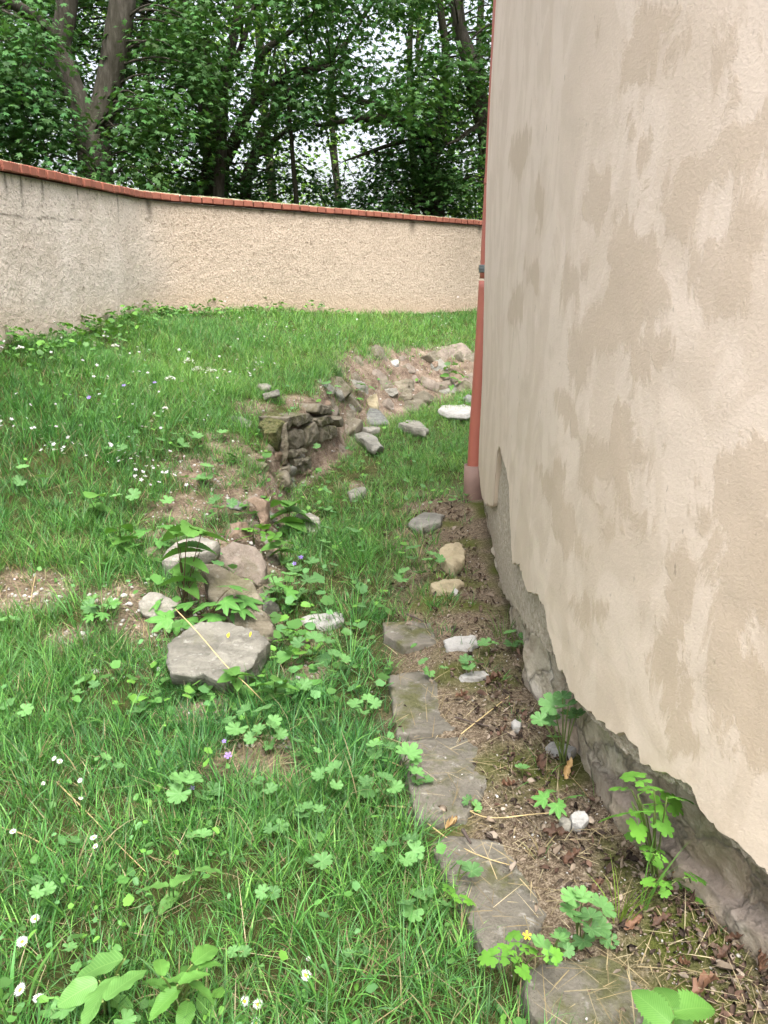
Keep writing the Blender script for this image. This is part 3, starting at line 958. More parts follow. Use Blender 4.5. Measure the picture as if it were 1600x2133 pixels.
stone('boulder', 'large grey flat-topped boulder with white lichen and two yellow leaves', [(344, 1339), (421, 1292), (459, 1291), (539, 1311), (564, 1334), (532, 1390), (462, 1422), (421, 1406), (352, 1403)], 'st_boulder', .40, .2, .4, 'boulder', seed=3, low=1462, n=80, rough=.012, bulge=.06, facets=0, bevel=.05)
stone('boulder', 'long sandy brown boulder behind the maple seedling', Z4([(580, 470), (650, 465), (860, 560), (920, 650), (930, 720), (1000, 760), (1010, 900), (930, 900), (760, 800), (620, 640)]), 'st_tan', .34, .3, .35, 'boulder', seed=5, low=1345, n=70, rough=.016, bulge=.45, facets=3, bevel=.07)
stone('stone', 'pale flat stone under the tall nettle', Z4([(345, 470), (380, 400), (440, 340), (560, 300), (690, 330), (650, 390), (500, 450), (400, 490)]), 'st_pale', .14, .14, .3, seed=7, low=1205, rough=.012)
stone('stone', 'layered grey stone beside the maple seedling in bare soil', Z4([(220, 660), (280, 612), (380, 635), (455, 680), (430, 745), (320, 785), (240, 730)]), 'st_pale', .12, .15, .5, seed=9, rough=.012)
stone('rubble_lump', 'pinkish mortar lump crowning the bank above the sandy boulder', Z4([(590, 420), (760, 340), (850, 330), (950, 430), (960, 480), (900, 590), (800, 540), (680, 470)]), 'st_mortar', .2, .22, .35, 'rubble', seed=11, low=1235, rough=.025, bulge=.6)
stone('stone', 'dark stone low in the bank under leaves of the mallow patch', Z4([(235, 420), (290, 370), (370, 360), (400, 390), (350, 440), (260, 450)]), 'brown_stone', .08, .12, .5, seed=13)
stone('stone', 'white flat stone lying alone in the trench grass', [(624, 1287), (650, 1277), (690, 1274), (714, 1276), (716, 1290), (700, 1297), (676, 1306), (640, 1297)], 'st_white', .16, .05, .0, seed=15, low=1312, rough=.006)
stone('stone', 'grey angular block beside the trench nettle', [(606, 1074), (628, 1066), (650, 1067), (667, 1079), (665, 1112), (640, 1110), (618, 1098)], 'st_pale', .1, .15, .5, seed=17)
stone('stone', 'brown upright plank-like stone at the bank end', [(512, 1040), (530, 1034), (556, 1044), (558, 1102), (545, 1108), (535, 1060)], 'brown_stone', .06, .15, .8, seed=19)
stone('stone', 'small dark stone tucked into the bare dirt slope', [(468, 1046), (490, 1040), (512, 1050), (500, 1062), (478, 1058)], 'st_dark', .05, .1, .5, seed=20)
stone('stone', 'flat grey stone behind the moss cap of the ruined wall', Z3([(310, 330), (400, 335), (510, 395), (495, 460), (430, 450), (390, 400), (320, 370)]), 'st_grey', .2, .1, .1, seed=21)
stone('stone', 'brick-shaped dark stone standing on the ruined wall top', Z3([(585, 160), (650, 140), (722, 118), (727, 172), (660, 195), (602, 222)]), 'st_grey', .03, .1, .8, seed=23)
stone('stone', 'thin pale stone lying in grass behind the brick-shaped stone', Z3([(540, 80), (600, 70), (660, 85), (640, 105), (570, 100)]), 'st_pale', .12, .05, .0, seed=24)
stone('stone', 'yellowish pointed stone leaning on the striped rock', ZC([(350, 650), (420, 575), (495, 558), (517, 640), (512, 712), (430, 700)]), 'st_yellow', .12, .18, .5, seed=25, low=866)
stone('stone', 'dark striped wedge-shaped rock at the end of the ruined wall', ZC([(268, 800), (305, 685), (345, 668), (400, 670), (520, 720), (620, 830), (600, 850), (480, 875), (340, 865)]), 'st_dark', .35, .22, .2, seed=27, low=888)
stone('stone', 'dark smooth slab sliding into the trench grass', ZC([(245, 945), (330, 930), (410, 940), (480, 980), (580, 1080), (520, 1100), (450, 1088), (330, 1000)]), 'st_grey', .45, .08, .0, seed=29, low=934)
stone('stone', 'small flat stone between the striped rock and the dark slab', ZC([(330, 900), (390, 880), (520, 890), (530, 910), (420, 930)]), 'st_pale', .15, .06, .0, seed=30)
stone('stone', 'pale flat stone sunk in grass past the striped rock', ZC([(700, 850), (780, 825), (910, 830), (1000, 905), (960, 925), (880, 905), (760, 880)]), 'st_pale', .4, .08, .0, seed=31)
stone('stone', 'white slab lying in grass beside the downpipe', ZC([(1085, 722), (1120, 676), (1240, 672), (1350, 668), (1440, 695), (1440, 740), (1395, 775), (1280, 772), (1180, 760)]), 'st_white', .45, .06, .0, seed=33, low=872, rough=.008)
stone('stone', 'squarish pale stone in the collapsed wall face', ZC([(540, 522), (600, 505), (690, 502), (705, 560), (650, 597), (570, 575)]), 'st_pale', .06, .2, .7, seed=35)
stone('stone', 'rounded tan stone next to the squarish pale one', ZC([(712, 600), (740, 550), (800, 518), (848, 555), (840, 620), (780, 640), (735, 640)]), 'st_tan', .08, .2, .7, seed=37)
stone('stone', 'white pebble-like stone on the crest of the collapsed wall', ZC([(622, 250), (650, 228), (705, 225), (716, 265), (680, 290), (640, 285)]), 'st_white', .08, .12, .4, seed=39)
stone('stone', 'tan stone capping the crest under the lawn edge', ZC([(990, 195), (1040, 172), (1100, 180), (1140, 215), (1080, 240), (1020, 235)]), 'st_tan', .12, .14, .3, seed=41)
stone('stone', 'rounded brown stone just below the tan crest stone', ZC([(1030, 260), (1060, 235), (1095, 245), (1102, 285), (1060, 308)]), 'brown_stone', .06, .12, .6, seed=43)
stone('rubble_lump', 'broad pinkish rubble ledge jutting from the collapsed wall', ZC([(880, 470), (930, 390), (1000, 350), (1120, 360), (1190, 400), (1265, 405), (1240, 450), (1160, 490), (1060, 500), (960, 500)]), 'st_mortar', .45, .16, .2, 'rubble', seed=45, rough=.025)
stone('rubble_lump', 'dark overhung stone beneath the tan rounded one', ZC([(740, 680), (820, 660), (920, 690), (920, 740), (850, 750), (760, 720)]), 'st_wall', .1, .18, .6, 'rubble', seed=46)
stone('stone', 'weathered stone half hidden behind the downpipe weeds', ZC([(1340, 590), (1400, 560), (1450, 600), (1440, 660), (1350, 640)]), 'st_dark', .12, .15, .5, seed=47)
stone('stone', 'mossy flat stone in the middle of the trench', Z3([(1290, 975), (1380, 935), (1455, 930), (1450, 970), (1380, 1000), (1320, 1010)]), 'st_pale', .25, .08, .0, seed=48)
stone('stone', 'grey stone flush with the path below the downpipe', Z5([(240, 290), (350, 222), (500, 228), (470, 300), (330, 345)]), 'st_grey', .5, .06, .0, seed=49, rough=.005)
# path rubble
stone('rubble_lump', 'upper yellow sandstone lump on the path by the wall', Z5([(450, 490), (520, 440), (600, 432), (650, 490), (640, 560), (560, 620), (470, 570)]), 'st_yellow', .25, .08, .0, 'rubble', seed=51, rough=.015)
stone('rubble_lump', 'lower flat yellow sandstone lump on the path by the wall', Z5([(380, 740), (480, 700), (600, 695), (640, 730), (540, 790), (440, 785)]), 'st_yellow', .2, .06, .0, 'rubble', seed=53, rough=.012)
stone('mortar_piece', 'broad white mortar piece on the path by the wall', Z5([(490, 1130), (560, 1100), (720, 1095), (745, 1150), (690, 1185), (520, 1195)]), 'st_white', .16, .04, .0, 'mortar', seed=55, rough=.009)
stone('mortar_piece', 'narrow white mortar strip among dead leaves', Z5([(590, 1385), (680, 1355), (800, 1348), (835, 1378), (740, 1400), (620, 1412)]), 'st_white', .08, .03, .0, 'mortar', seed=57, rough=.007)
stone('mortar_piece', 'white stone chip under the wall-foot geranium', [(1136, 1553), (1150, 1544), (1180, 1548), (1202, 1558), (1188, 1572), (1160, 1566)], 'st_white', .08, .04, .0, 'stone chip', seed=59, rough=.006)
stone('mortar_piece', 'cream angular stone beside the variegated seedling', [(1188, 1696), (1205, 1686), (1222, 1688), (1230, 1702), (1212, 1722), (1192, 1716)], 'st_white', .05, .05, .2, 'stone chip', seed=61, rough=.006)
stone('mortar_piece', 'greyish chip touching the cream angular stone', [(1164, 1706), (1176, 1698), (1188, 1702), (1190, 1718), (1172, 1718)], 'st_pale', .04, .04, .1, 'stone chip', seed=63, rough=.005)
stone('mortar_piece', 'small pale lump on the bark litter above the wall-foot geranium', Z5([(970, 1710), (1000, 1690), (1045, 1720), (1030, 1760), (985, 1750)]), 'st_white', .05, .03, .1, 'stone chip', seed=65, rough=.004)
stone('mortar_piece', 'round white pebble near the yellow sandstone', Z5([(550, 790), (575, 762), (605, 780), (590, 810), (560, 812)]), 'st_white', .04, .04, .3, 'stone chip', seed=67, rough=.004)

# ruined retaining wall with its stones
def build_ruin():
    A, B = np.array([-.70, 5.62]), np.array([-.30, 7.05])
    d = B - A
    root = empty('retaining_wall', (-.66, 5.7, 0), 'ruined mossy stone retaining wall along the trench', 'stone wall')
    root['kind'] = 'thing'
    def on_wall(px, py):
        r = ray(px, py)
        # ray x = r0*t, y = r1*t in plan ; A + s d
        Mx = np.array([[r[0], -d[0]], [r[1], -d[1]]])
        t, s = np.linalg.solve(Mx, A)
        return C0 + r * t
    def in_front(px, py, Y=5.55):
        return pix(px, py, Y)
    side = [[(800, 500), (890, 455), (950, 465), (960, 580), (850, 640), (800, 590)],
            [(965, 450), (1040, 392), (1065, 480), (1060, 550), (955, 605), (968, 540)],
            [(1070, 442), (1130, 425), (1155, 535), (1082, 560)], [(1042, 372), (1110, 342), (1128, 415), (1068, 432)],
            [(865, 352), (985, 330), (1030, 358), (1010, 388), (895, 435), (850, 400)], [(800, 645), (945, 612), (970, 640), (930, 670), (822, 705)],
            [(820, 725), (930, 684), (985, 690), (965, 740), (850, 765)], [(1122, 362), (1180, 352), (1200, 398), (1140, 418)],
            [(1148, 432), (1218, 430), (1213, 520), (1162, 528)], [(785, 365), (860, 345), (845, 400), (800, 470)],
            [(1205, 382), (1250, 352), (1262, 430), (1222, 440)], [(830, 780), (960, 745), (1010, 690), (1000, 780), (900, 830), (840, 840)],
            [(1060, 250), (1160, 270), (1170, 340), (1110, 335), (1050, 320)]]
    for k, p in enumerate(side):
        O = np.array([on_wall(*q) for q in Z3(p)])
        O = O.mean(0) + (O - O.mean(0)) * 1.07
        O[:, 0] += .015 * ((k * 37) % 7 - 3) / 3
        me = stone_mesh('stone', O, np.array([-.22, .06, 0]), M['st_wall'], 100 + k, rough=.012, bulge=.5, n=32, facets=2, bevel=.08)
        child('stone', me, root)
    front = [([(738, 420), (792, 400), (800, 600), (795, 790), (715, 800), (728, 600)], 'st_tan', 5.5), ([(590, 520), (655, 495), (668, 640), (640, 770), (580, 750)], 'st_wall', 5.6),
             ([(660, 560), (730, 500), (722, 620), (705, 770), (655, 760)], 'st_wall', 5.65), ([(630, 850), (800, 830), (835, 930), (700, 965), (635, 930)], 'st_wall', 5.3),
             ([(700, 790), (820, 780), (830, 850), (690, 850)], 'st_wall', 5.45), ([(640, 960), (700, 970), (705, 1070), (650, 1080)], 'st_grey', 4.95)]
    for k, (p, mt, Y) in enumerate(front):
        O = np.array([in_front(*q, Y) for q in Z3(p)])
        me = stone_mesh('stone', O, np.array([-.03, .2, 0]), M[mt], 140 + k, rough=.012, bulge=.4, n=28)
        child('stone', me, root)
    # moss cap
    O = np.array([pix(a, b, 5.36 + (500 - v) / 200 * .35) for (u, v), (a, b) in zip([(545, 400), (640, 315), (720, 310), (770, 345), (785, 405), (735, 430), (705, 505), (600, 495)], Z3([(545, 400), (640, 315), (720, 310), (770, 345), (785, 405), (735, 430), (705, 505), (600, 495)]))])
    mm, nd, ln, b = new_mat('moss_cap')
    n1 = noise_tex(nd, ln, 30, 6, .7, coords(nd, ln)); n2 = noise_tex(nd, ln, 6, 4, .6, coords(nd, ln))
    r1 = ramp(nd, [(.36, (.03, .03, .012)), (.5, (.10, .105, .03)), (.62, (.22, .2, .09))])
    ln.new(mathn(nd, ln, 'ADD', mathn(nd, ln, 'MULTIPLY', n1.outputs[0], .6), mathn(nd, ln, 'MULTIPLY', n2.outputs[0], .4)), r1.inputs[0])
    ln.new(r1.outputs[0], b.inputs['Base Color']); b.inputs['Roughness'].default_value = 1
    bump(nd, ln, n1.outputs[0], 1.0, .05, b)
    me = stone_mesh('moss_cap', O, np.array([0, .1, -.16]), mm, 170, rough=.02, bulge=.7, n=50, facets=0, bevel=.3)
    child('moss_cap', me, root)
    return root
ruin = build_ruin()

def rubble(root, n, i0, i1, size, reach, mats, seed):
    r_ = np.random.default_rng(seed)
    for k in range(n):
        f = r_.uniform(i0, i1)
        i = int(f); t = f - i
        a, b = EDGE[i], EDGE[i + 1]
        p = a + (b - a) * t
        tg = (b - a)[:2] / np.linalg.norm((b - a)[:2])
        inn = np.array([-tg[1], tg[0]])                      # into the bank
        q = p[:2] + inn * p[2] * r_.uniform(.02, reach)
        sz = r_.uniform(*size) * (.75 + .5 * r_.uniform())
        z = float(H(q[0], q[1])) + sz * .02
        nrm = np.array([-inn[0], -inn[1], 0]) * r_.uniform(.4, 1.2) + np.array([r_.normal(0, .3), r_.normal(0, .3), .6])
        nrm /= np.linalg.norm(nrm)
        u = np.array([tg[0], tg[1], r_.normal(0, .25)]); u -= nrm * (u @ nrm); u /= np.linalg.norm(u)
        v = np.cross(nrm, u)
        m = int(r_.integers(5, 9))
        an = np.sort(np.linspace(0, 6.28, m, endpoint=False) + r_.uniform(-.3, .3, m))
        ra = sz * r_.uniform(.7, 1.15, m)
        O = np.array([q[0], q[1], z]) + u * (np.cos(an) * ra)[:, None] + v * (np.sin(an) * ra * r_.uniform(.45, .8))[:, None]
        me = stone_mesh('stone', O, -nrm * sz * r_.uniform(.8, 1.2), M[mats[k % len(mats)]], 400 + seed * 50 + k, rough=sz * .12, bulge=.5, n=24, facets=4)
        child('stone', me, root)
collapsed = empty('collapsed_wall', (.4, 8.4, .3), 'collapsed rubble stretch of old stone wall between lawn and white slab', 'stone wall')
collapsed['kind'] = 'thing'
rubble(collapsed, 40, 7.3, 10.9, (.09, .28), .85, ['st_wall', 'st_mortar', 'st_grey', 'st_wall', 'st_tan', 'st_mortar'], 1)
rubble(ruin, 16, 5.4, 8.0, (.05, .12), 1.0, ['st_wall', 'st_grey', 'brown_stone'], 2)
rubble(ruin, 34, 2.6, 5.3, (.05, .13), .9, ['st_mortar', 'st_grey', 'st_tan', 'brown_stone', 'st_wall'], 3)

# path slabs: pieces of the ground
def build_slabs():
    polys = [[(798, 1296), (850, 1292), (897, 1297), (912, 1338), (839, 1346), (800, 1320)],
             [(809, 1405), (850, 1398), (892, 1394), (912, 1420), (975, 1514), (956, 1521), (824, 1530), (816, 1460)],
             [(824, 1554), (854, 1538), (950, 1531), (1034, 1534), (1050, 1576), (1000, 1668), (970, 1698), (870, 1706), (851, 1648), (842, 1598)],
             [(890, 1750), (934, 1735), (1050, 1752), (1112, 1798), (1176, 1915), (1121, 1950), (1047, 2000), (1008, 1985), (970, 1909), (928, 1826)],
             [(1068, 2034), (1130, 2006), (1300, 1985), (1372, 2050), (1400, 2140), (1340, 2210), (1150, 2190), (1105, 2110)],
             [(1190, 2280), (1330, 2225), (1480, 2250), (1560, 2400), (1300, 2480), (1230, 2400)]]
    for k, p in enumerate(polys):
        O = np.array([pixz(a, b, 0.036 + .005 * (k % 3)) for a, b in p])
        me = stone_mesh('slab', O, np.array([0, 0, -.075]), M['slab'], 200 + k, rough=.004, bulge=.03, n=90, bevel=.035, shrink=.97, facets=1)
        o = link('slab', me, ground)
        o['label'] = ['far worn path slab half under grass', 'grey path slab with a raised front edge', 'grey-brown path slab with moss along one side', 'broad cracked path slab with moss and lichen', 'dark mossy path slab in the lower corner', 'path slab beyond the lower corner'][k]
    return polys
SLABS = build_slabs()
slab_xy = [np.array([pixz(a, b, .04)[:2] for a, b in p]) for p in SLABS]

# ------------------------------------------------------------------ garden wall with brick coping
def build_garden_wall():
    Yl, Yc, Yr = 5.6, 8.6, 12.4
    # plan of the inner face and the line where the coping starts
    T = [pix(0, 358, Yl), pix(306, 417, Yc), pix(1005, 471, Yr)]
    tl = T[0] + (T[0] - T[1]) * 1.0          # carry the near section on past the frame
    tr = T[2] + (T[2] - T[1]) * .8
    corner = T[1]
    # soft corner
    pts = [tl, T[0]]
    a, b = (T[0] - corner), (T[2] - corner)
    a, b = a / np.linalg.norm(a), b / np.linalg.norm(b)
    for t in np.linspace(0, 1, 7):
        p0, p1, p2 = corner + a * .45, corner, corner + b * .45
        pts.append(p0 * (1 - t) ** 2 + 2 * p1 * t * (1 - t) + p2 * t * t)
    pts += [T[2], tr]
    pts = np.array(pts)
    d = np.r_[0, np.cumsum(np.linalg.norm(np.diff(pts[:, :2], axis=0), axis=1))]
    def at(s):
        return np.stack([np.interp(s, d, pts[:, k]) for k in range(3)], -1)
    def nrm(s):
        q = at(s + .03) - at(s - .03)
        n = np.stack([q[..., 1], -q[..., 0], 0 * q[..., 0]], -1)      # towards the garden
        return n / np.linalg.norm(n, axis=-1)[..., None]
    root = empty('garden_wall', tuple(np.r_[corner[:2], H(corner[0], corner[1])]), 'long rough beige garden wall with a red brick coping', 'wall')
    root['kind'] = 'thing'
    m, nd, ln, b = new_mat('roughcast')
    co = coords(nd, ln)
    n1 = noise_tex(nd, ln, 45, 6, .7, co); n2 = noise_tex(nd, ln, 1.1, 5, .6, co); n3 = noise_tex(nd, ln, 26, 4, .6, coords(nd, ln, (1, 1, 1.3)), 1.0)
    n4 = noise_tex(nd, ln, 3.5, 5, .6, coords(nd, ln, (1, 1, .12)))
    r1 = ramp(nd, [(.3, (.19, .145, .105)), (.45, (.40, .325, .25)), (.58, (.54, .455, .365)), (.75, (.66, .59, .52))]); ln.new(n1.outputs[0], r1.inputs[0])
    c = mixc(nd, ln, 0.4, r1.outputs[0], (.54, .43, .335))
    near = N(nd, 'ShaderNodeAttribute', attribute_name='sect_lit')
    r2 = ramp(nd, [(.4, (0, 0, 0)), (.62, (1, 1, 1))]); ln.new(n2.outputs[0], r2.inputs[0])
    grey = mathn(nd, ln, 'MULTIPLY', mathn(nd, ln, 'ADD', mathn(nd, ln, 'MULTIPLY', r2.outputs[0], .45), .45), near.outputs['Fac'])
    c = mixc(nd, ln, grey, c, mixc(nd, ln, n1.outputs[0], (.72, .62, .545), (.95, .86, .78)))  # near section's base colour raised, standing in for more sunlight on it
    pit = ramp(nd, [(.56, (0, 0, 0)), (.66, (1, 1, 1))]); ln.new(n3.outputs[0], pit.inputs[0])
    c = mixc(nd, ln, mathn(nd, ln, 'MULTIPLY', pit.outputs[0], .6), c, (.17, .125, .085))
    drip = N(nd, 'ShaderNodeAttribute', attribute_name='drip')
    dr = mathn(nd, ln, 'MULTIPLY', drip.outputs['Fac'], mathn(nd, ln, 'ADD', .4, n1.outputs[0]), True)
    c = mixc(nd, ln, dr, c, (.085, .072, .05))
    damp = N(nd, 'ShaderNodeAttribute', attribute_name='damp')
    c = mixc(nd, ln, mathn(nd, ln, 'MULTIPLY', damp.outputs['Fac'], mathn(nd, ln, 'MULTIPLY', n4.outputs[0], 1.2), True), c, (.34, .30, .26))
    foot = N(nd, 'ShaderNodeAttribute', attribute_name='foot')
    c = mixc(nd, ln, mathn(nd, ln, 'MULTIPLY', foot.outputs['Fac'], .4), c, (.46, .33, .22))
    ln.new(c, b.inputs['Base Color'])
    b.inputs['Roughness'].default_value = .95; b.inputs['Specular IOR Level'].default_value = .1
    p = bump(nd, ln, n3.outputs[0], .7, .012, None)
    bump(nd, ln, n1.outputs[0], 1.0, .02, b, p)
    S = np.arange(0, d[-1], .022); nz = 90
    P = at(S); Nn = nrm(S)
    zb = H(P[:, 0], P[:, 1], False) - .2
    t = np.linspace(0, 1, nz)
    V = P[:, None, :] + 0 * t[None, :, None]
    V[:, :, 2] = zb[:, None] + (P[:, 2] - zb)[:, None] * t[None]
    s2 = np.repeat(S[:, None], nz, 1)
    Q = np.stack([s2, V[:, :, 2], 0 * s2], -1)
    rel = .004 * fbm(Q, 10, 81, 3) + .01 * fbm(Q, 1.4, 85) + .009 * np.abs(fbm(Q, 26, 88, 2))
    V = V + Nn[:, None, :] * rel[:, :, None]
    sc = d[1] + np.linalg.norm(corner[:2] - T[0][:2])
    depth = P[:, 2][:, None] - V[:, :, 2]          # below the coping
    drip = np.zeros_like(s2)
    for px, ln_, w in [(8, .2, .018), (22, .12, .012), (40, .32, .02), (85, .22, .02), (160, .15, .012), (243, .28, .014), (310, .3, .05), (612, .1, .02), (730, .12, .02), (860, .25, .06), (545, .08, .03), (1000, .2, .05)]:
        # where on the wall
        pr, _ = project(P)
        s0 = S[np.argmin(np.abs(pr - px) + (P[:, 1] < 5.0) * 1e3)]
        drip = np.maximum(drip, np.exp(-((s2 - s0 + .02 * fbm(Q * [0, 1, 0], 9, int(px))) / w) ** 2) * smooth(ln_, ln_ * .1, depth) * .9)
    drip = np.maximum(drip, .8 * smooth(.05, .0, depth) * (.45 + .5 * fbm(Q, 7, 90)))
    # fine crack in the near section
    crack = np.exp(-((depth - .27 - .03 * fbm(Q * [1, 0, 0], 5, 93)) / .006) ** 2) * (s2 < sc - .5) * (fbm(Q * [1, 0, 0], 1.5, 94) > -.2)
    drip = np.clip(np.maximum(drip, crack * .8), 0, 1)
    damp = np.clip(smooth(.45, .8, depth) * smooth(1.2, .85, depth) * smooth(sc - 3.2, sc - 1.0, s2) * .4 * smooth(sc + .3, sc - .1, s2), 0, 1)
    foot = smooth(.38, .0, V[:, :, 2] - zb[:, None] - .2)
    at_ = {'sect_lit': smooth(sc + .5, sc - .8, s2).ravel(), 'drip': drip.ravel(), 'damp': damp.ravel(), 'foot': foot.ravel()}
    me = mesh_np('plaster_face', V.reshape(-1, 3), grid_faces(len(S), nz)[:, ::-1], m, True, attrs=at_)
    child('plaster_face', me, root)
    # core behind the face
    S2 = np.arange(0, d[-1], .3); P2 = at(S2); N2 = nrm(S2)
    zb2 = H(P2[:, 0], P2[:, 1], False) - .3
    prof = []
    for off, top in ((-.02, 0), (-.02, 1), (-.27, 1), (-.27, 0)):
        q = P2 + N2 * off
        q[:, 2] = np.where(top, P2[:, 2] - .002, zb2 - (.5 if off < -.1 else 0))
        prof.append(q)
    Vc = np.stack(prof, 1)
    me = mesh_np('core', Vc.reshape(-1, 3), grid_faces(len(S2), 4), M['st_mortar'], False, attrs=None)
    child('core', me, root)
    # mortar bed and mossy top
    def strip(name, mat, o0, o1, z0, z1, seed, rel, step=.03, n=8):
        S3 = np.arange(0, d[-1], step); P3 = at(S3); N3 = nrm(S3)
        u = np.linspace(0, 1, n)
        V = P3[:, None, :] + N3[:, None, :] * (o0 + (o1 - o0) * u)[None, :, None]
        arch = np.sin(u * np.pi) ** .6
        V[:, :, 2] += z0 + (z1 - z0) * arch[None]
        Q = V.copy()
        V[:, :, 2] += rel * fbm(Q, 12, seed, 3) * arch[None]
        me = mesh_np(name, V.reshape(-1, 3), grid_faces(len(S3), n), mat, True)
        child(name, me, root)
    mtr = plain_mat('coping_mortar', (.2, .18, .15), .95, .35, 25, .006)
    ms, nd, ln, b = new_mat('mossy_mortar')
    n1 = noise_tex(nd, ln, 14, 6, .7, coords(nd, ln)); r1 = ramp(nd, [(.35, (.07, .075, .03)), (.5, (.2, .19, .1)), (.65, (.38, .35, .28))]); ln.new(n1.outputs[0], r1.inputs[0])
    ln.new(r1.outputs[0], b.inputs['Base Color']); b.inputs['Roughness'].default_value = 1; bump(nd, ln, n1.outputs[0], .9, .02, b)
    strip('mossy_top', ms, .022, -.29, .064, .098, 96, .012)
    strip('mortar_bed', mtr, .028, -.29, -.006, .012, 97, .002)
    # bricks laid as headers
    bm = plain_mat('coping_brick', (.265, .088, .055), .85, .3, 22, .004)
    metas = []
    for k in range(5):
        r_ = np.random.default_rng(300 + k)
        nx, ny, nz_ = 6, 4, 4
        g = np.stack(np.meshgrid(np.linspace(-.5, .5, nx), np.linspace(-.5, .5, ny), np.linspace(-.5, .5, nz_), indexing='ij'), -1)
        import bmesh
        b2 = bmesh.new()
        bmesh.ops.create_cube(b2, size=1.0)
        for v in b2.verts:
            v.co.x *= .119; v.co.y *= .30; v.co.z *= .064
        bmesh.ops.bevel(b2, geom=list(b2.edges), offset=.006, segments=1, affect='EDGES')
        for v in b2.verts:
            v.co += Vector(r_.normal(0, .0016, 3))
        me = bpy.data.meshes.new('brick'); b2.to_mesh(me); b2.free()
        me.materials.append(bm)
        metas.append(me)
    s = 0.05; k = 0
    rr = random.Random(4)
    while s < d[-1] - .1:
        p, n = at(np.array([s]))[0], nrm(np.array([s]))[0]
        tg = at(np.array([s + .06]))[0] - at(np.array([s - .06]))[0]
        tg /= np.linalg.norm(tg)
        yv = np.cross([0, 0, 1], tg); yv /= np.linalg.norm(yv)
        zv = np.cross(tg, yv)
        Mw = Matrix((tg, yv, zv)).transposed().to_4x4()
        c = p - n * (.112 + rr.uniform(-.006, .006)) + np.array([0, 0, .042 + rr.uniform(-.002, .002)])
        Mw = Matrix.Translation(c) @ Mw @ Matrix.Rotation(rr.uniform(-.012, .012), 4, 'Z')
        child('brick', metas[k % 5], root, Mw)
        k += 1
        s += .135
    return at, d, nrm
wall_at, wall_d, wall_n = build_garden_wall()

# ------------------------------------------------------------------ downpipe
def build_pipe():
    Y = 5.28
    base = pix(988, 1038, Y)
    root = empty('downpipe', (base[0], base[1], float(H(base[0], base[1]))), 'salmon red rain downpipe at the building corner', 'downpipe')
    pm, nd, ln, b = new_mat('pipe_paint')
    n1 = noise_tex(nd, ln, 4, 4, .6, coords(nd, ln)); 
    ln.new(mixc(nd, ln, n1.outputs[0], (.33, .10, .072), (.42, .14, .10)), b.inputs['Base Color'])
    b.inputs['Roughness'].default_value = .38
    sm = plain_mat('pipe_socket', (.2, .125, .1), .7, .3, 15, .002)
    gm = plain_mat('pipe_clamp', (.16, .19, .2), .4, .15, 20, 0, .6)
    def axis(pts):
        return catmull(np.array([pix(a, c, Y) for a, c in pts]), 8)
    def part(name, pts, r, mat, n=28):
        V, F, T = tube(pts, r, n)
        return child(name, mesh_np(name, V, [F, T], mat, True), root)
    low = axis([(988, 985), (993, 900), (1000, 800), (1007, 700), (1014, 585)])
    part('lower_pipe', low, .052, pm)
    up = axis([(1015, 580), (1020, 480), (1026, 372), (1032, 250), (1042, 60), (1056, -250), (1080, -900)])
    part('upper_pipe', up, .05, pm)
    cl = part('clamp', axis([(1015.5, 568), (1016.3, 552)]), .057, gm)
    rim = part('clamp_rim', axis([(1016, 562), (1016.2, 558)]), .061, gm)
    rim.parent = cl
    rim.matrix_local = Matrix.Identity(4)
    j = axis([(1026, 384), (1026.7, 372)])
    part('joint_ring', j, .056, pm)
    # open-topped socket in the ground
    p0, p1 = pix(985.5, 1052, Y), pix(988, 968, Y)
    ax = np.array([p0, p0 + (p1 - p0) * .5, p1])
    V, F, T = tube(ax, [.072, .071, .07], 28, False)
    V2, F2, T2 = tube(ax, [.064, .063, .062], 28, False)
    n = 28
    rim = np.stack([2 * n + np.arange(n), 2 * n + (np.arange(n) + 1) % n, len(V) + 2 * n + (np.arange(n) + 1) % n, len(V) + 2 * n + np.arange(n)], -1)
    me = mesh_np('socket', np.concatenate([V, V2]), np.concatenate([F, (F2 + len(V))[:, ::-1], rim]), sm, True)
    child('socket', me, root)
build_pipe()

# ------------------------------------------------------------------ leaf templates (local: base at origin, along +Y, up +Z)
def fan(outline, zf=None, centre=(0, 0, 0)):
    o = np.array(outline, float)
    V = np.concatenate([[centre], np.c_[o, np.zeros(len(o))]]) if o.shape[1] == 2 else np.concatenate([[centre], o])
    n = len(o)
    i = np.arange(n)
    F = np.stack([np.zeros(n, int), 1 + i, 1 + (i + 1) % n], -1)
    if zf:
        V[:, 2] += zf(V[:, 0], V[:, 1])
    return V, F

def polar(pts):
    return [(r * math.sin(R(a)), r * math.cos(R(a))) for a, r in pts]

def maple_outline(detail):
    if detail:
        half = [(0, 1.0), (7, .8), (14, .72), (17, .62), (27, .46), (36, .66), (44, .9), (52, .74), (58, .7), (64, .5), (74, .43), (88, .58), (100, .68), (112, .5), (125, .4), (150, .3), (172, .2)]
    else:
        half = [(0, 1.0), (24, .46), (45, .9), (72, .43), (100, .66), (145, .32)]
    r = [(-a, q) for a, q in half[1:]]
    return polar(half) + polar([(180, .07)]) + polar(r[::-1])

def maple_leaf(detail=True, seed=0):
    o = np.array(maple_outline(detail)) * .5
    o[:, 1] += .0
    return fan(o, lambda x, y: -.35 * (x * x + y * y) - .12 * np.abs(x) + .05)

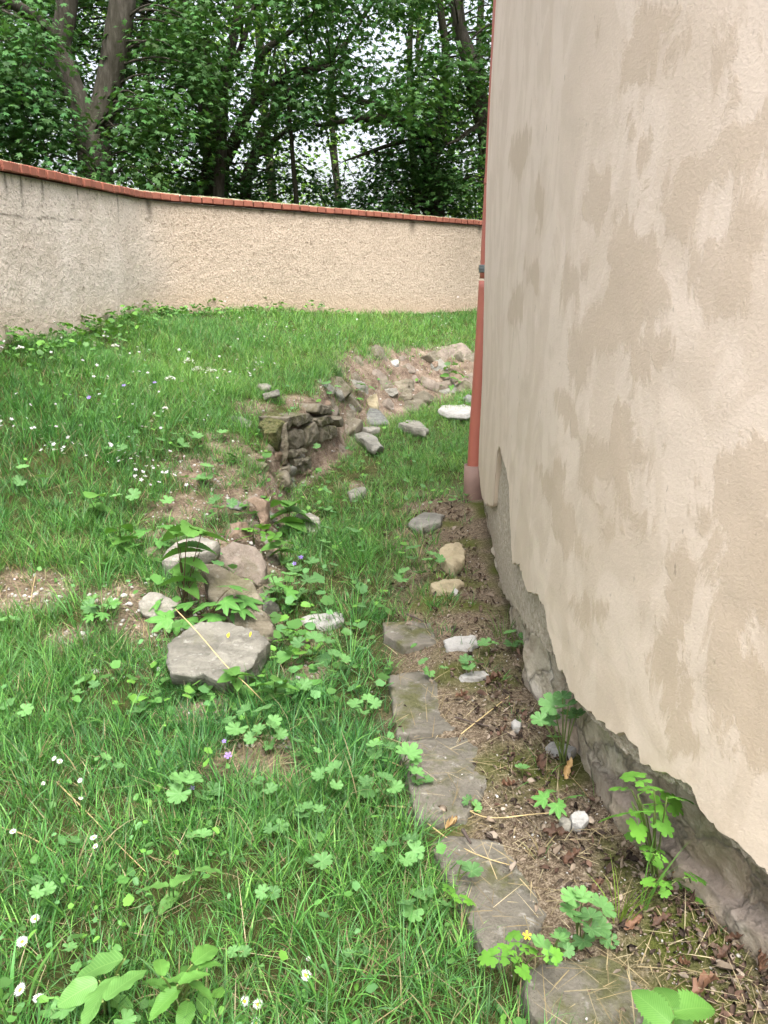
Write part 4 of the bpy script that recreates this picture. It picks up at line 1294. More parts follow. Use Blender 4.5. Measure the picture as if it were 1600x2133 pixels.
def geranium_leaf(seed, lobes=7):
    r_ = random.Random(seed)
    pts = []
    span = 310
    for i in range(lobes):
        a = -span / 2 + span * (i + .5) / lobes
        w = span / lobes
        s = 1 - .12 * abs(a) / 155 + r_.uniform(-.05, .05)
        pts += [(a - w * .5, .60 * s), (a - w * .40, .86 * s), (a - w * .22, .98 * s), (a - w * .1, .92 * s), (a, 1.03 * s), (a + w * .1, .92 * s), (a + w * .22, .98 * s), (a + w * .40, .86 * s)]
    pts += [(span / 2, .55), (178, .12)]
    o = np.array(polar(pts)) * .5
    cup = r_.uniform(.15, .5)
    ph = r_.uniform(0, 6)
    def z(x, y):
        rr = np.hypot(x, y); th = np.arctan2(x, y)
        return cup * rr ** 2 + .05 * rr * np.cos(lobes * th) + .05 * rr * np.sin(2 * th + ph)
    # mid ring for curvature
    mid = o * .55
    n = len(o)
    V = np.concatenate([[(0, 0, 0)], np.c_[mid, 0 * mid[:, 0]], np.c_[o, 0 * o[:, 0]]])
    V[:, 2] = z(V[:, 0], V[:, 1])
    i = np.arange(n); k = (i + 1) % n
    F = np.concatenate([np.stack([0 * i, 1 + i, 1 + k], -1), np.stack([1 + i, 1 + n + i, 1 + n + k], -1), np.stack([1 + i, 1 + n + k, 1 + k], -1)])
    return V, F

def blade_leaf(width=.45, n=10, teeth=0.0, tip=.8, fold=.25, droop=.3, wavy=0.0, seed=0, heart=0.0):
    """ovate or oblong leaf, length 1 along +Y, with a midrib fold"""
    r_ = random.Random(seed)
    rows = []
    m = n * (2 if teeth else 1)
    for i in range(m + 1):
        u = i / m
        w = width * .5 * (math.sin(math.pi * min(1, u ** tip * 1.0)) ** .8 if 0 < u < 1 else 0.0)
        if heart and u < .12:
            w = max(w, width * .28)
        tooth = (1 + teeth * (1 if i % 2 else -.4)) if teeth else 1
        w *= tooth
        y = u - (heart * .1 if heart and u < .12 and i > 0 else 0)
        z0 = -droop * u * u + .12 * u
        wv = wavy * math.sin(u * 19 + seed)
        rows.append([(-w, y - .03 * (teeth > 0) * (i % 2), z0 + fold * w + wv * w), (-w * .5, y, z0 + fold * w * .55), (0, y, z0 - .0), (w * .5, y, z0 + fold * w * .55), (w, y - .03 * (teeth > 0) * (i % 2), z0 + fold * w - wv * w)])
    V = np.array(rows).reshape(-1, 3)
    F = grid_faces(m + 1, 5)
    T = np.concatenate([F[:, [0, 1, 2]], F[:, [0, 2, 3]]])
    return V, T

def celandine_leaf(seed):
    r_ = random.Random(seed)
    parts = []
    def leaflet(pos, ang, s, lobes):
        pts = []
        span = 250
        for i in range(lobes):
            a = -span / 2 + span * (i + .5) / lobes; w = span / lobes
            q = 1 - .2 * abs(a) / 125 + r_.uniform(-.06, .06)
            pts += [(a - w * .5, .66 * q), (a - w * .3, .93 * q), (a, 1.0 * q), (a + w * .3, .93 * q)]
        pts += [(140, .5), (180, .42), (-140, .5)]
        o = np.array(polar(pts)) * .5
        o[:, 1] += .18
        V, F = fan(o, lambda x, y: -.25 * (x * x + (y - .2) ** 2) + r_.uniform(-.03, .05) * np.sign(x), (0, .18, .02))
        V = V * s
        c, sn = math.cos(ang), math.sin(ang)
        V = np.c_[V[:, 0] * c + V[:, 1] * sn, -V[:, 0] * sn + V[:, 1] * c, V[:, 2]] + np.array([pos[0], pos[1], 0])
        parts.append((V, np.zeros((0, 4), int), F))
    leaflet((0, .62), r_.uniform(-.15, .15), .5, 5)
    for u, s in ((.56, .36), (.28, .27)):
        for sg in (-1, 1):
            leaflet((sg * .03, u), sg * r_.uniform(.95, 1.3), s * r_.uniform(.85, 1.1), 4)
    V, F, T = tube([(0, 0, -.01), (0, .3, 0), (0, .65, 0)], [.012, .01, .008], 4)
    parts.append((V, F, T))
    V, fs = merge(parts)
    V[:, 2] += -.22 * V[:, 1] ** 2 + .05 * V[:, 1]
    tri = [f if f.shape[1] == 3 else np.concatenate([f[:, [0, 1, 2]], f[:, [0, 2, 3]]]) for f in fs]
    return V, np.concatenate(tri)

LEAF = {}
def leaf_bank(kind, gen, n, mat):
    LEAF[kind] = []
    for k in range(n):
        V, F = gen(k)
        LEAF[kind].append(mesh_np(kind, V, F, mat, True))
leaf_bank('geranium_leaf', lambda k: geranium_leaf(k, 6 + k % 2), 6, M['geranium'])
leaf_bank('celandine_leaf', lambda k: celandine_leaf(k), 5, M['celandine'])
leaf_bank('nettle_leaf', lambda k: blade_leaf(.58, 11, .17, .72, .35, .35, 0, k, 1), 4, M['nettle'])
leaf_bank('maple_leaf', lambda k: maple_leaf(True, k), 3, M['maple'])
leaf_bank('dock_leaf', lambda k: blade_leaf(.5 + .04 * k, 16, 0, .85, .15, .2 + .06 * k, .12, k), 4, M['dock'])
leaf_bank('ovate_leaf', lambda k: blade_leaf(.5, 8, .05, .8, .3, .3, .1, k), 3, M['nettle'])

def leaf_obj(kind, parent, pos, direction, size, rr, tilt=0.0, name='leaf'):
    """leaf whose +Y axis points along direction, upper side towards the sky"""
    me = LEAF[kind][rr.randrange(len(LEAF[kind]))]
    y = Vector(direction).normalized()
    up = Vector((rr.uniform(-.25, .25), rr.uniform(-.25, .25), 1))
    x = y.cross(up).normalized()
    z = x.cross(y)
    Mw = Matrix.Translation(Vector(pos)) @ Matrix((x, y, z)).transposed().to_4x4() @ Matrix.Rotation(tilt, 4, 'Y') @ Matrix.Scale(size, 4)
    return child(name, me, parent, Mw)

def stems_mesh(name, lines, radius, mat, parent):
    parts = []
    for pts in lines:
        P = np.array(pts, float)
        parts.append(tube(P, np.linspace(radius, radius * .6, len(P)), 5))
    V, F = merge(parts)
    return child(name, mesh_np(name, V, F, mat, True), parent)

def arc_line(a, b, lift, n=6):
    a, b = np.array(a, float), np.array(b, float)
    t = np.linspace(0, 1, n)[:, None]
    P = a + (b - a) * t
    P[:, 2] += (lift * 4 * t * (1 - t))[:, 0]
    return P

def px_plant(name, label, cat, base_px, leaves, kind, mat_stem='stem', group=None, seed=0, stem_r=.0022, y_jit=.06, base=None, size_mul=1.0, toward=-.12):
    """plant rooted at base_px; leaves: (px, py, size_px, heading_deg) placed near the root's distance"""
    rr = random.Random(seed)
    b = np.array(base) if base is not None else gp(*base_px)
    root = empty(name, (b[0], b[1], b[2]), label, cat, group)
    depth = (b - C0) @ FWD
    lines = []
    for (px, py, s, head) in leaves:
        Y = b[1] + rr.uniform(-y_jit, y_jit) + toward * .5
        p = pix(px, py, Y)
        hz = H(p[0], p[1]) + .012
        if p[2] < hz:                       # keep the leaf above the ground
            d = ray(px, py)
            for _ in range(40):
                Y -= .012
                p = pix(px, py, Y)
                if p[2] >= H(p[0], p[1]) + .012:
                    break
        sz = s * depth / FPX * size_mul
        a = R(head)
        pitch = rr.uniform(-.35, .12)
        d = (math.sin(a) * math.cos(pitch), math.cos(a) * math.cos(pitch), math.sin(pitch))
        if kind in ('geranium_leaf', 'maple_leaf'):
            c = p                                             # blade centre is the petiole joint
        else:
            c = p - np.array(d) * sz * .5
        leaf_obj(kind, root, c, d, sz, rr, rr.uniform(-.45, .45))
        lines.append(arc_line(b + np.array([rr.uniform(-.008, .008), rr.uniform(-.008, .008), -.01]), c, .02))
    stems_mesh('stem', lines, stem_r, M[mat_stem], root)
    return root

# ------------------------------------------------------------------ notable plants
PL = []
def ring(cx, cy, n, rad, size, seed, squash=.6):
    rr = random.Random(seed)
    out = []
    for k in range(n):
        a = 2 * math.pi * k / n + rr.uniform(-.4, .4)
        q = rad * rr.uniform(.45, 1.05)
        out.append((cx + math.cos(a) * q, cy + math.sin(a) * q * squash, size * rr.uniform(.75, 1.15), 90 - math.degrees(a) + 0 * 180 if False else math.degrees(math.atan2(math.cos(a), -math.sin(a)))))
    return out

px_plant('geranium_plant', 'bright geranium plant growing on the mossy path slab', 'geranium', (1205, 1975),
         [(1195, 1872, 58, -30), (1215, 1868, 50, 10), (1255, 1890, 62, 40), (1230, 1910, 55, 0), (1205, 1915, 45, -60), (1190, 1895, 50, -80), (1250, 1930, 50, 80), (1265, 1958, 48, 110), (1216, 1960, 50, 180), (1180, 1968, 42, -110), (1232, 1935, 44, 170)], 'geranium_leaf', seed=1)
px_plant('geranium_plant', 'tall dark geranium plant rooted at the wall foot beside a white chip', 'geranium', (1172, 1590),
         [(1152, 1468, 62, -40), (1184, 1470, 68, 30), (1190, 1490, 55, 70), (1148, 1500, 50, -70), (1126, 1500, 44, -90), (1155, 1536, 36, -100), (1172, 1452, 45, 0), (1202, 1485, 36, 90)], 'geranium_leaf', seed=2, stem_r=.003)
px_plant('celandine_plant', 'tall celandine plant growing under the overhanging plaster', 'celandine', (1365, 1815),
         [(1328, 1618, 95, -20), (1355, 1640, 90, 50), (1300, 1690, 110, -70), (1330, 1710, 95, 180), (1390, 1672, 120, 70), (1370, 1700, 95, 140), (1290, 1640, 50, -50), (1315, 1730, 60, -150), (1420, 1660, 90, 60)], 'celandine_leaf', seed=3, stem_r=.003, y_jit=.05)
px_plant('celandine_plant', 'small dark celandine plant at the greenish plinth', 'celandine', (1440, 1845),
         [(1450, 1825, 78, 60), (1480, 1850, 75, 100), (1420, 1842, 70, -60), (1460, 1868, 66, 160), (1365, 1835, 62, -80), (1390, 1850, 50, -140)], 'celandine_leaf', seed=4)
px_plant('celandine_plant', 'young celandine sprig with small pale leaves', 'celandine', (1352, 1800),
         [(1350, 1770, 60, 0), (1372, 1768, 55, 50), (1362, 1790, 50, 120), (1380, 1785, 40, 90)], 'celandine_leaf', seed=5, base=gp(1366, 1826))
cel = px_plant('celandine_plant', 'bright celandine plant with one yellow flower between two slabs', 'celandine', (1075, 2050),
         [(1070, 1955, 70, 0), (1035, 1990, 95, -70), (1100, 1975, 70, 40), (1105, 2045, 110, 170), (1060, 1975, 55, -40), (1150, 1990, 62, 80), (1085, 2010, 70, 150)], 'celandine_leaf', seed=6)
px_plant('geranium_plant', 'pale geranium leaves beside the yellow celandine flower', 'geranium', (1140, 2015),
         [(1130, 1972, 58, 20), (1165, 1955, 42, 40), (1182, 1980, 32, 90), (1150, 2000, 36, 130), (1172, 1945, 34, 10)], 'geranium_leaf', seed=7)
px_plant('nettle_plant', 'bright toothed nettle cut off by the bottom edge', 'nettle', (1400, 2200),
         [(1352, 2092, 85, -40), (1385, 2070, 75, 0), (1450, 2098, 105, 75), (1420, 2125, 75, 150), (1365, 2128, 70, -110)], 'nettle_leaf', seed=8, stem_r=.004)
px_plant('sycamore_seedling', 'variegated seedling with yellow young leaves on the path', 'seedling', (1160, 1700),
         [(1135, 1665, 62, -60), (1188, 1662, 66, 60), (1160, 1680, 58, 180), (1148, 1650, 40, -20), (1165, 1672, 34, 100)], 'maple_leaf', seed=9)
px_plant('maple_seedling', 'broad-leaved maple seedling among the boulders', 'seedling', (430, 1290),
         [(395, 1260, 95, -80), (430, 1265, 90, -20), (480, 1225, 95, 20), (505, 1250, 105, 70), (470, 1255, 80, 120), (400, 1290, 85, -120), (350, 1292, 95, -100), (330, 1255, 75, -80), (445, 1285, 80, 180), (370, 1300, 75, 170), (500, 1270, 85, 110)], 'maple_leaf', mat_stem='red_stem', seed=10, stem_r=.003)
px_plant('nettle_plant', 'tall nettle leaning over the pale flat stone', 'nettle', (385, 1260),
         [(380, 1110, 100, -60), (425, 1112, 110, 60), (400, 1098, 80, 0), (375, 1150, 85, -80), (415, 1140, 75, 80), (405, 1175, 70, 110), (365, 1210, 72, -100), (400, 1200, 70, 80), (370, 1185, 60, -60), (395, 1225, 60, 120)], 'nettle_leaf', mat_stem='red_stem', seed=11, stem_r=.003)
px_plant('nettle_plant', 'dark nettle in the trench beside the angular block', 'nettle', (600, 1110),
         [(585, 1048, 70, -40), (610, 1045, 68, 10), (628, 1070, 66, 60), (600, 1085, 62, -80), (575, 1075, 60, -90), (615, 1092, 60, 120), (640, 1085, 55, 90), (590, 1105, 52, -120)], 'nettle_leaf', mat_stem='red_stem', seed=12)
px_plant('nettle_plant', 'low nettle clump under the big grey boulder', 'nettle', (570, 1460),
         [(555, 1425, 52, -60), (585, 1415, 55, 20), (575, 1440, 50, -20), (600, 1432, 48, 80), (560, 1455, 46, -100), (590, 1455, 48, 120), (545, 1440, 40, -80)], 'nettle_leaf', seed=13)
px_plant('nettle_plant', 'small nettle in front of the grey boulder', 'nettle', (490, 1460),
         [(480, 1395, 55, -30), (510, 1405, 50, 60), (495, 1420, 45, 170), (470, 1412, 45, -90), (490, 1452, 42, -60), (512, 1440, 40, 100)], 'nettle_leaf', seed=14)
px_plant('dock_plant', 'large dock plant with broad hole-pitted leaves in the corner', 'dock', (225, 2105),
         [(200, 2018, 125, -95), (262, 2048, 100, 35), (205, 2078, 115, -160), (160, 2068, 85, -120), (250, 2092, 85, 120)], 'dock_leaf', seed=15, stem_r=.004)
px_plant('dock_plant', 'dock plant with two upright oval leaves in mid lawn', 'dock', (360, 1870),
         [(385, 1825, 78, 20), (318, 1848, 72, -80), (440, 1815, 70, 70), (350, 1880, 60, -150)], 'dock_leaf', seed=16)
px_plant('broadleaf_weed', 'leafy weed with glossy oval leaves near the bottom', 'weed', (365, 2110),
         [(330, 2050, 85, -60), (395, 2020, 75, -20), (430, 1985, 80, 30), (375, 2040, 70, -90), (405, 2035, 62, 60), (420, 2065, 72, 110), (432, 2100, 78, 150), (385, 2120, 70, 180), (340, 2090, 75, -130), (440, 2010, 55, 60), (335, 2010, 60, -20)], 'ovate_leaf', seed=17, stem_r=.003)
px_plant('broadleaf_weed', 'upright bright dock leaves on the bank edge', 'weed', (205, 1075),
         [(200, 1030, 80, 0), (215, 1060, 60, 70), (190, 1062, 50, -60)], 'ovate_leaf', seed=18)
px_plant('geranium_plant', 'dark geranium leaf alone over the cracked slab', 'geranium', (945, 1850), [(983, 1815, 52, 60), (962, 1800, 26, 20)], 'geranium_leaf', seed=19)
px_plant('celandine_plant', 'celandine sprig hanging over the slab edge below the dark geranium', 'celandine', (945, 1890), [(990, 1900, 80, 100), (965, 1870, 75, 70), (935, 1850, 60, 20)], 'celandine_leaf', seed=20)
px_plant('geranium_plant', 'three-lobed geranium leaf overhanging the second slab', 'geranium', (838, 1605), [(850, 1570, 62, 30), (862, 1582, 36, 80)], 'geranium_leaf', seed=21)
px_plant('geranium_plant', 'tiny geranium sprig on the second slab', 'geranium', (985, 1690), [(975, 1668, 30, -30), (992, 1680, 30, 60)], 'geranium_leaf', seed=22)
px_plant('celandine_plant', 'nettle-like celandine clump growing on the mortar lump', 'celandine', (530, 1130),
         [(520, 1100, 62, -40), (545, 1092, 62, 20), (560, 1112, 62, 70), (500, 1120, 50, -80), (480, 1155, 56, -60), (505, 1165, 46, 60)], 'celandine_leaf', seed=23)
px_plant('maple_seedling', 'maple seedling patch on the bank behind the pale stone', 'seedling', (315, 1155),
         [(300, 1110, 62, -60), (345, 1100, 66, 20), (330, 1130, 62, 60), (355, 1110, 52, 80), (290, 1135, 54, -90), (320, 1150, 50, 170), (270, 1100, 48, -60), (300, 1085, 44, 0)], 'maple_leaf', mat_stem='red_stem', seed=24)
px_plant('maple_seedling', 'seedling with drooping leaves on the ruined wall corner', 'seedling', (760, 815), [(755, 800, 30, -60), (770, 805, 32, 60), (748, 812, 26, -100), (764, 792, 26, 0), (750, 830, 26, 180)], 'maple_leaf', seed=25, base=gp(758, 828))
px_plant('broadleaf_weed', 'bright weed on the collapsed wall by the downpipe', 'weed', (935, 800), [(930, 765, 26, -20), (945, 775, 26, 40), (925, 782, 24, -60), (950, 790, 26, 80), (960, 780, 24, 60), (965, 800, 24, 100), (940, 805, 24, 180), (970, 785, 22, 40)], 'ovate_leaf', seed=26)

px_plant('nettle_plant', 'nettle cluster along the trench side below the angular block', 'nettle', (590, 1175),
         [(570, 1120, 48, -40), (595, 1130, 50, 30), (575, 1150, 46, -80), (610, 1150, 46, 80), (590, 1165, 42, 170), (560, 1140, 40, -100)], 'nettle_leaf', seed=31)
px_plant('maple_seedling', 'low maple seedling against the sandy boulder side in the trench', 'seedling', (590, 1270),
         [(565, 1200, 56, -40), (600, 1235, 58, 60), (570, 1248, 52, -90), (595, 1262, 48, 150), (580, 1220, 44, 10)], 'maple_leaf', seed=32)
px_plant('celandine_plant', 'celandine plant between the grey boulder and the white flat stone', 'celandine', (620, 1345),
         [(605, 1310, 60, -40), (630, 1322, 62, 50), (615, 1345, 56, 170), (650, 1350, 52, 100), (590, 1330, 46, -90)], 'celandine_leaf', seed=33)
px_plant('nettle_plant', 'leafy nettle on the slope left of the pale flat stone', 'nettle', (255, 1150),
         [(235, 1105, 50, -50), (262, 1098, 52, 10), (280, 1120, 48, 70), (245, 1130, 46, -100), (268, 1142, 42, 140), (225, 1125, 42, -70)], 'nettle_leaf', seed=34)
px_plant('maple_seedling', 'small maple seedling in grass left of the layered stone', 'seedling', (215, 1300),
         [(200, 1262, 50, -60), (232, 1258, 52, 40), (215, 1280, 46, 170), (190, 1285, 40, -110)], 'maple_leaf', mat_stem='red_stem', seed=35)

# geranium tufts scattered in the lawn, each where the photograph has one
GER = [(395, 1640, 6, 46, 55), (520, 1500, 6, 60, 45), (560, 1530, 5, 40, 42), (415, 1740, 2, 12, 50), (660, 1795, 2, 14, 46), (640, 1690, 3, 24, 38), (570, 1720, 3, 18, 44), (700, 1620, 4, 40, 36), (790, 1640, 5, 36, 46),
       (880, 1880, 6, 46, 52), (830, 1770, 5, 42, 46), (760, 1470, 4, 38, 40), (690, 1380, 4, 40, 38), (620, 1430, 3, 26, 36), (650, 1340, 4, 40, 44), (600, 1215, 5, 40, 46), (620, 1165, 4, 30, 38), (575, 1240, 4, 28, 42),
       (280, 1480, 1, 4, 46), (145, 1750, 2, 16, 36), (85, 1850, 3, 26, 36), (140, 1975, 1, 4, 44), (120, 2105, 2, 16, 58), (225, 1590, 3, 26, 30), (20, 1290, 2, 16, 34), (205, 1255, 3, 26, 44), (435, 985, 3, 26, 40),
       (400, 995, 2, 16, 38), (330, 1040, 2, 18, 34), (265, 1030, 2, 22, 34), (390, 905, 4, 34, 34), (340, 925, 3, 34, 28), (480, 900, 2, 16, 26), (460, 1050, 3, 26, 36), (510, 1070, 2, 14, 40), (240, 935, 2, 20, 28), (60, 990, 3, 34, 34),
       (870, 1150, 3, 26, 36), (905, 1165, 2, 20, 30), (850, 1195, 3, 24, 36), (900, 1390, 3, 26, 34), (980, 1380, 3, 22, 34), (1020, 1340, 2, 12, 36), (1070, 1330, 3, 22, 40), (680, 1035, 4, 40, 30), (700, 1110, 3, 36, 32), (1085, 1600, 1, 4, 32), (790, 1560, 3, 26, 36),
       (870, 1620, 3, 22, 34), (640, 1560, 3, 34, 32), (540, 1640, 3, 30, 36), (30, 1480, 3, 26, 34), (180, 1430, 3, 30, 30), (640, 930, 3, 26, 22), (690, 805, 3, 22, 22), (940, 760, 2, 12, 20), (560, 1860, 2, 16, 36), (500, 1985, 2, 16, 34), (255, 2125, 1, 4, 50), (740, 1990, 2, 18, 36)]
GER_AT = ['under the violet flower in the near lawn', 'below the grey boulder beside the violet bud', 'over dry straw below the grey boulder', 'single round pair under the violet cluster', 'standing alone in mid grass before the third slab', 'beside the tall arching grass', 'heart-like leaves just left of the third slab grass',
 'among grass level with the second slab', 'hugging the near edge of the second slab', 'crowding the edge of the cracked slab', 'between the second and the cracked slab', 'in trench grass before the first raised slab', 'in trench grass past the grey boulder', 'beside the boulder nettle clump', 'between the white flat stone and the boulder', 'in the trench under two violet flowers', 'with violet flowers beside the mortar lump', 'against the sandy boulder side',
 'one round leaf left of the boulder foot', 'pair above the lone straw stalk', 'three leaves left of the mid-lawn dock', 'one leaf above the corner dock plant', 'overlapping the corner dock plant', 'near the tiny daisy buds', 'at the frame edge beside bare soil', 'left of the layered grey stone', 'three pale leaves on the dirt slope', 'two pale leaves higher on the dirt slope',
 'above the maple seedling patch', 'left of the dirt slope', 'at the lawn edge near the moss cap', 'left of the moss cap in lawn grass', 'beside the flat stone of the ruined wall', 'near the small dark bank stone', 'over the brown plank-like stone', 'in lawn grass left of the dirt slope', 'dark leaves by the frame edge on the slope',
 'bluish sprig beside the upper yellow sandstone', 'bluish sprig between the yellow sandstones', 'bluish sprig left of the lower yellow sandstone', 'sprig beside the broad white mortar piece', 'sprig right above the white mortar strip', 'light leaf right of the broad white mortar', 'sprig touching the crumbling foundation', 'in the trench beyond the angular block', 'in the trench beside the angular block', 'single dark leaf between second slab and wall', 'at the joint of first and second slab',
 'low at the near edge of the second slab', 'in mid grass right of the violet flower', 'in bare patch below the violet flower', 'at the frame edge level with the boulder', 'in grass left of the boulder', 'below the ruined wall in trench grass', 'on top of the ruined wall', 'on the collapsed wall by the crest stones', 'in grass right of the mid-lawn dock', 'in grass right of the bottom weed', 'one leaf at the bottom edge by the dock', 'in grass near the lone daisy']
assert len(GER_AT) == len(GER), (len(GER_AT), len(GER))
for k, (px, py, n, rad, s) in enumerate(GER):
    px_plant('geranium_plant', 'geranium tuft ' + GER_AT[k], 'geranium', (px, py + rad * .6 + 14), ring(px, py, n, rad, s, 500 + k), 'geranium_leaf', group='geranium tufts in grass and on the bank', seed=600 + k, stem_r=.0016, toward=-.05)

# ------------------------------------------------------------------ daisies and other flowers
def flower_meshes():
    parts = []
    n = 22
    pv = []
    pf = []
    r_ = random.Random(3)
    for k in range(n):
        a = 2 * math.pi * k / n
        q = np.array([(-.045, .28, .0), (.045, .28, 0), (.07, .75, .10), (0, 1.0, .12), (-.07, .75, .10)]) * [1, r_.uniform(.92, 1.06), r_.uniform(.5, 1.5)]
        c, s = math.cos(a), math.sin(a)
        q = np.c_[q[:, 0] * c + q[:, 1] * s, -q[:, 0] * s + q[:, 1] * c, q[:, 2]]
        o = len(pv) * 5
        pv.append(q)
        pf += [(o, o + 1, o + 2), (o, o + 2, o + 4), (o + 2, o + 3, o + 4)]
    pet = mesh_np('petals', np.concatenate(pv) * .5, np.array(pf), M['petal'])
    th = np.linspace(0, 2 * np.pi, 12, endpoint=False)
    V = [np.array([[0, 0, .16]])]
    for rr, z in ((.2, .12), (.32, .03), (.3, -.03)):
        V.append(np.stack([rr * np.cos(th), rr * np.sin(th), 0 * th + z], -1))
    V = np.concatenate(V) * .5
    i = np.arange(12); k = (i + 1) % 12
    F = [np.stack([0 * i, 1 + i, 1 + k], -1)]
    for o in (1, 13):
        F.append(np.stack([o + i, o + 12 + i, o + 12 + k], -1)); F.append(np.stack([o + i, o + 12 + k, o + k], -1))
    cen = mesh_np('flower_centre', V, np.concatenate(F), M['yolk'], True)
    return pet, cen
PET, CEN = flower_meshes()
def daisy(px, py, size_px, label, seed, lift=.06, name='daisy'):
    rr = random.Random(seed)
    g = gp(px, py + 26)
    depth = (g - C0) @ FWD
    head = pix(px, py, g[1] - .01)
    root = empty(name, tuple(g), label, 'daisy', 'daisies in the lawn')
    s = size_px * depth / FPX
    tilt = Matrix.Rotation(rr.uniform(.1, .6), 4, 'X') @ Matrix.Rotation(rr.uniform(-.4, .4), 4, 'Y') @ Matrix.Rotation(rr.uniform(0, 6), 4, 'Z')
    mw = Matrix.Translation(head) @ tilt @ Matrix.Scale(s, 4)
    p = child('petals', PET, root, mw)
    child('flower_centre', CEN, root, mw)
    stems_mesh('stem', [arc_line(g, head, .004)], .0012, M['stem'], root)
DA = [(637, 2032, 25, 'daisy standing alone in the grass left of the slab corner'), (643, 1997, 12, 'half-closed daisy just behind the lone one near the slabs'), (42, 2062, 28, 'large daisy above the corner dock leaf'), (80, 2080, 24, 'daisy close to the big dock leaf'),
      (46, 1962, 25, 'daisy at the picture edge above the dock plant'), (73, 1914, 21, 'daisy farthest up in the row along the edge'), (510, 2086, 22, 'first daisy of the pair near the bottom weed'), (537, 2092, 23, 'second daisy of the pair near the bottom weed'), (533, 2131, 22, 'daisy cut off by the bottom edge of the picture'),
      (195, 1745, 16, 'upper of two small daisies over mid lawn'), (199, 1763, 13, 'lower of two small daisies over mid lawn'), (27, 1732, 15, 'small daisy by dry straw at the edge'), (113, 1580, 12, 'tiny daisy bud pair, the upper one'), (124, 1586, 13, 'tiny daisy bud pair, the lower one'),
      (167, 1626, 12, 'tiny daisy above a straw stalk'), (168, 1663, 10, 'tiny daisy below the straw stalk'), (90, 1632, 10, 'tiny daisy between straw stalks')]
for k, (a, b_, s, l) in enumerate(DA):
    daisy(a, b_, s, l, 40 + k)

def five_petal(r=.5):
    pv, pf = [], []
    for k in range(5):
        a = 2 * math.pi * k / 5; c, s = math.cos(a), math.sin(a)
        q = np.array([(0, .05, 0), (.24, .55, .1), (.2, .95, .16), (0, .86, .14), (-.2, .95, .16), (-.24, .55, .1)]) * r
        q = np.c_[q[:, 0] * c + q[:, 1] * s, -q[:, 0] * s + q[:, 1] * c, q[:, 2]]
        o = 6 * k
        pv.append(q); pf += [(o, o + 1, o + 5), (o + 1, o + 2, o + 3), (o + 1, o + 3, o + 5), (o + 3, o + 4, o + 5)]
    return np.concatenate(pv), np.array(pf)
VF = five_petal()
VIO = mesh_np('petals', VF[0], VF[1], M['violet'])
YEL = mesh_np('petals', VF[0], VF[1], leaf_mat('celandine_petal', (.8, .6, .03), trans=.2, var=.1))
def small_flower(px, py, s_px, label, me, seed, name='violet_flower', cat='flower', group='violet geranium flowers', drop=30):
    rr = random.Random(seed)
    g = gp(px, py + drop)
    depth = (g - C0) @ FWD
    head = pix(px, py, g[1] - .02)
    root = empty(name, tuple(g), label, cat, group)
    mw = Matrix.Translation(head) @ Matrix.Rotation(rr.uniform(.3, .8), 4, 'X') @ Matrix.Rotation(rr.uniform(0, 6), 4, 'Z') @ Matrix.Scale(s_px * depth / FPX, 4)
    child('petals', me, root, mw)
    stems_mesh('stem', [arc_line(g, head, .006)], .0012, M['stem'], root)
for k, (a, b_, s, l) in enumerate([(475, 1574, 18, 'largest violet flower in the near geraniums'), (467, 1544, 10, 'violet bud above the largest violet flower'), (400, 1642, 13, 'violet flower over the near geranium cluster'), (627, 1161, 11, 'violet flower in the trench, upper of two'), (613, 1174, 10, 'violet flower in the trench, lower of two'),
                                   (258, 803, 10, 'violet flower in the upper lawn'), (185, 828, 10, 'violet flower in the sloping lawn at mid height'), (322, 797, 9, 'violet flower close to the white umbels')]):
    small_flower(a, b_, s, l, VIO, 80 + k)
small_flower(1098, 1949, 20, 'single yellow celandine flower over the slab gap', YEL, 99, 'celandine_flower', 'flower', None, 60)

def umbel(px, py, s_px, label, seed):
    rr = np.random.default_rng(seed)
    g = gp(px + rr.uniform(-4, 4), py + 60)
    depth = (g - C0) @ FWD
    head = pix(px, py, g[1] - .02)
    root = empty('umbel_flower', tuple(g), label, 'umbel flower', 'white umbels at the lawn edge')
    n = 60
    rad = s_px * depth / FPX * .5
    a = rr.uniform(0, 6.28, n); q = np.sqrt(rr.uniform(0, 1, n)) * rad
    pos = np.stack([q * np.cos(a), q * np.sin(a), .35 * rad - .5 * q ** 2 / rad + rr.normal(0, .1 * rad, n)], -1) + head
    nr = np.c_[rr.normal(0, .4, (n, 2)), np.ones(n)]
    V, F, c = instance_np(VF[0], VF[1], pos, frames(nr, rr.uniform(0, 6, n), np.full(n, .011)), np.ones((n, 3)))
    child('petals', mesh_np('petals', V, F, M['petal']), root)
    stems_mesh('stem', [arc_line(g, head - [0, 0, rad * .3], .0)] + [np.array([head - [0, 0, rad * .3], p]) for p in pos[:14]], .0016, M['stem'], root)
for k, (a, b_, s, l) in enumerate([(393, 752, 24, 'topmost white umbel at the lawn edge'), (412, 769, 26, 'middle white umbel of the lawn edge group'), (440, 772, 24, 'white umbel nearest the ruined wall'), (354, 788, 24, 'lowest dense white umbel in the lawn'), (344, 850, 12, 'small white umbel in the grass below the others'), (240, 720, 16, 'pale creamy umbel in the far lawn'), (42, 724, 16, 'pale creamy umbel close to the near wall section')]):
    umbel(a, b_, s, l, 700 + k)

# ------------------------------------------------------------------ grass (uncountable) as blades in one mesh
def in_slab(x, y, grow=0.0):
    r = np.zeros(len(x), bool)
    for p in slab_xy:
        r |= poly_sd(np.c_[x, y], p) > -grow
    return r

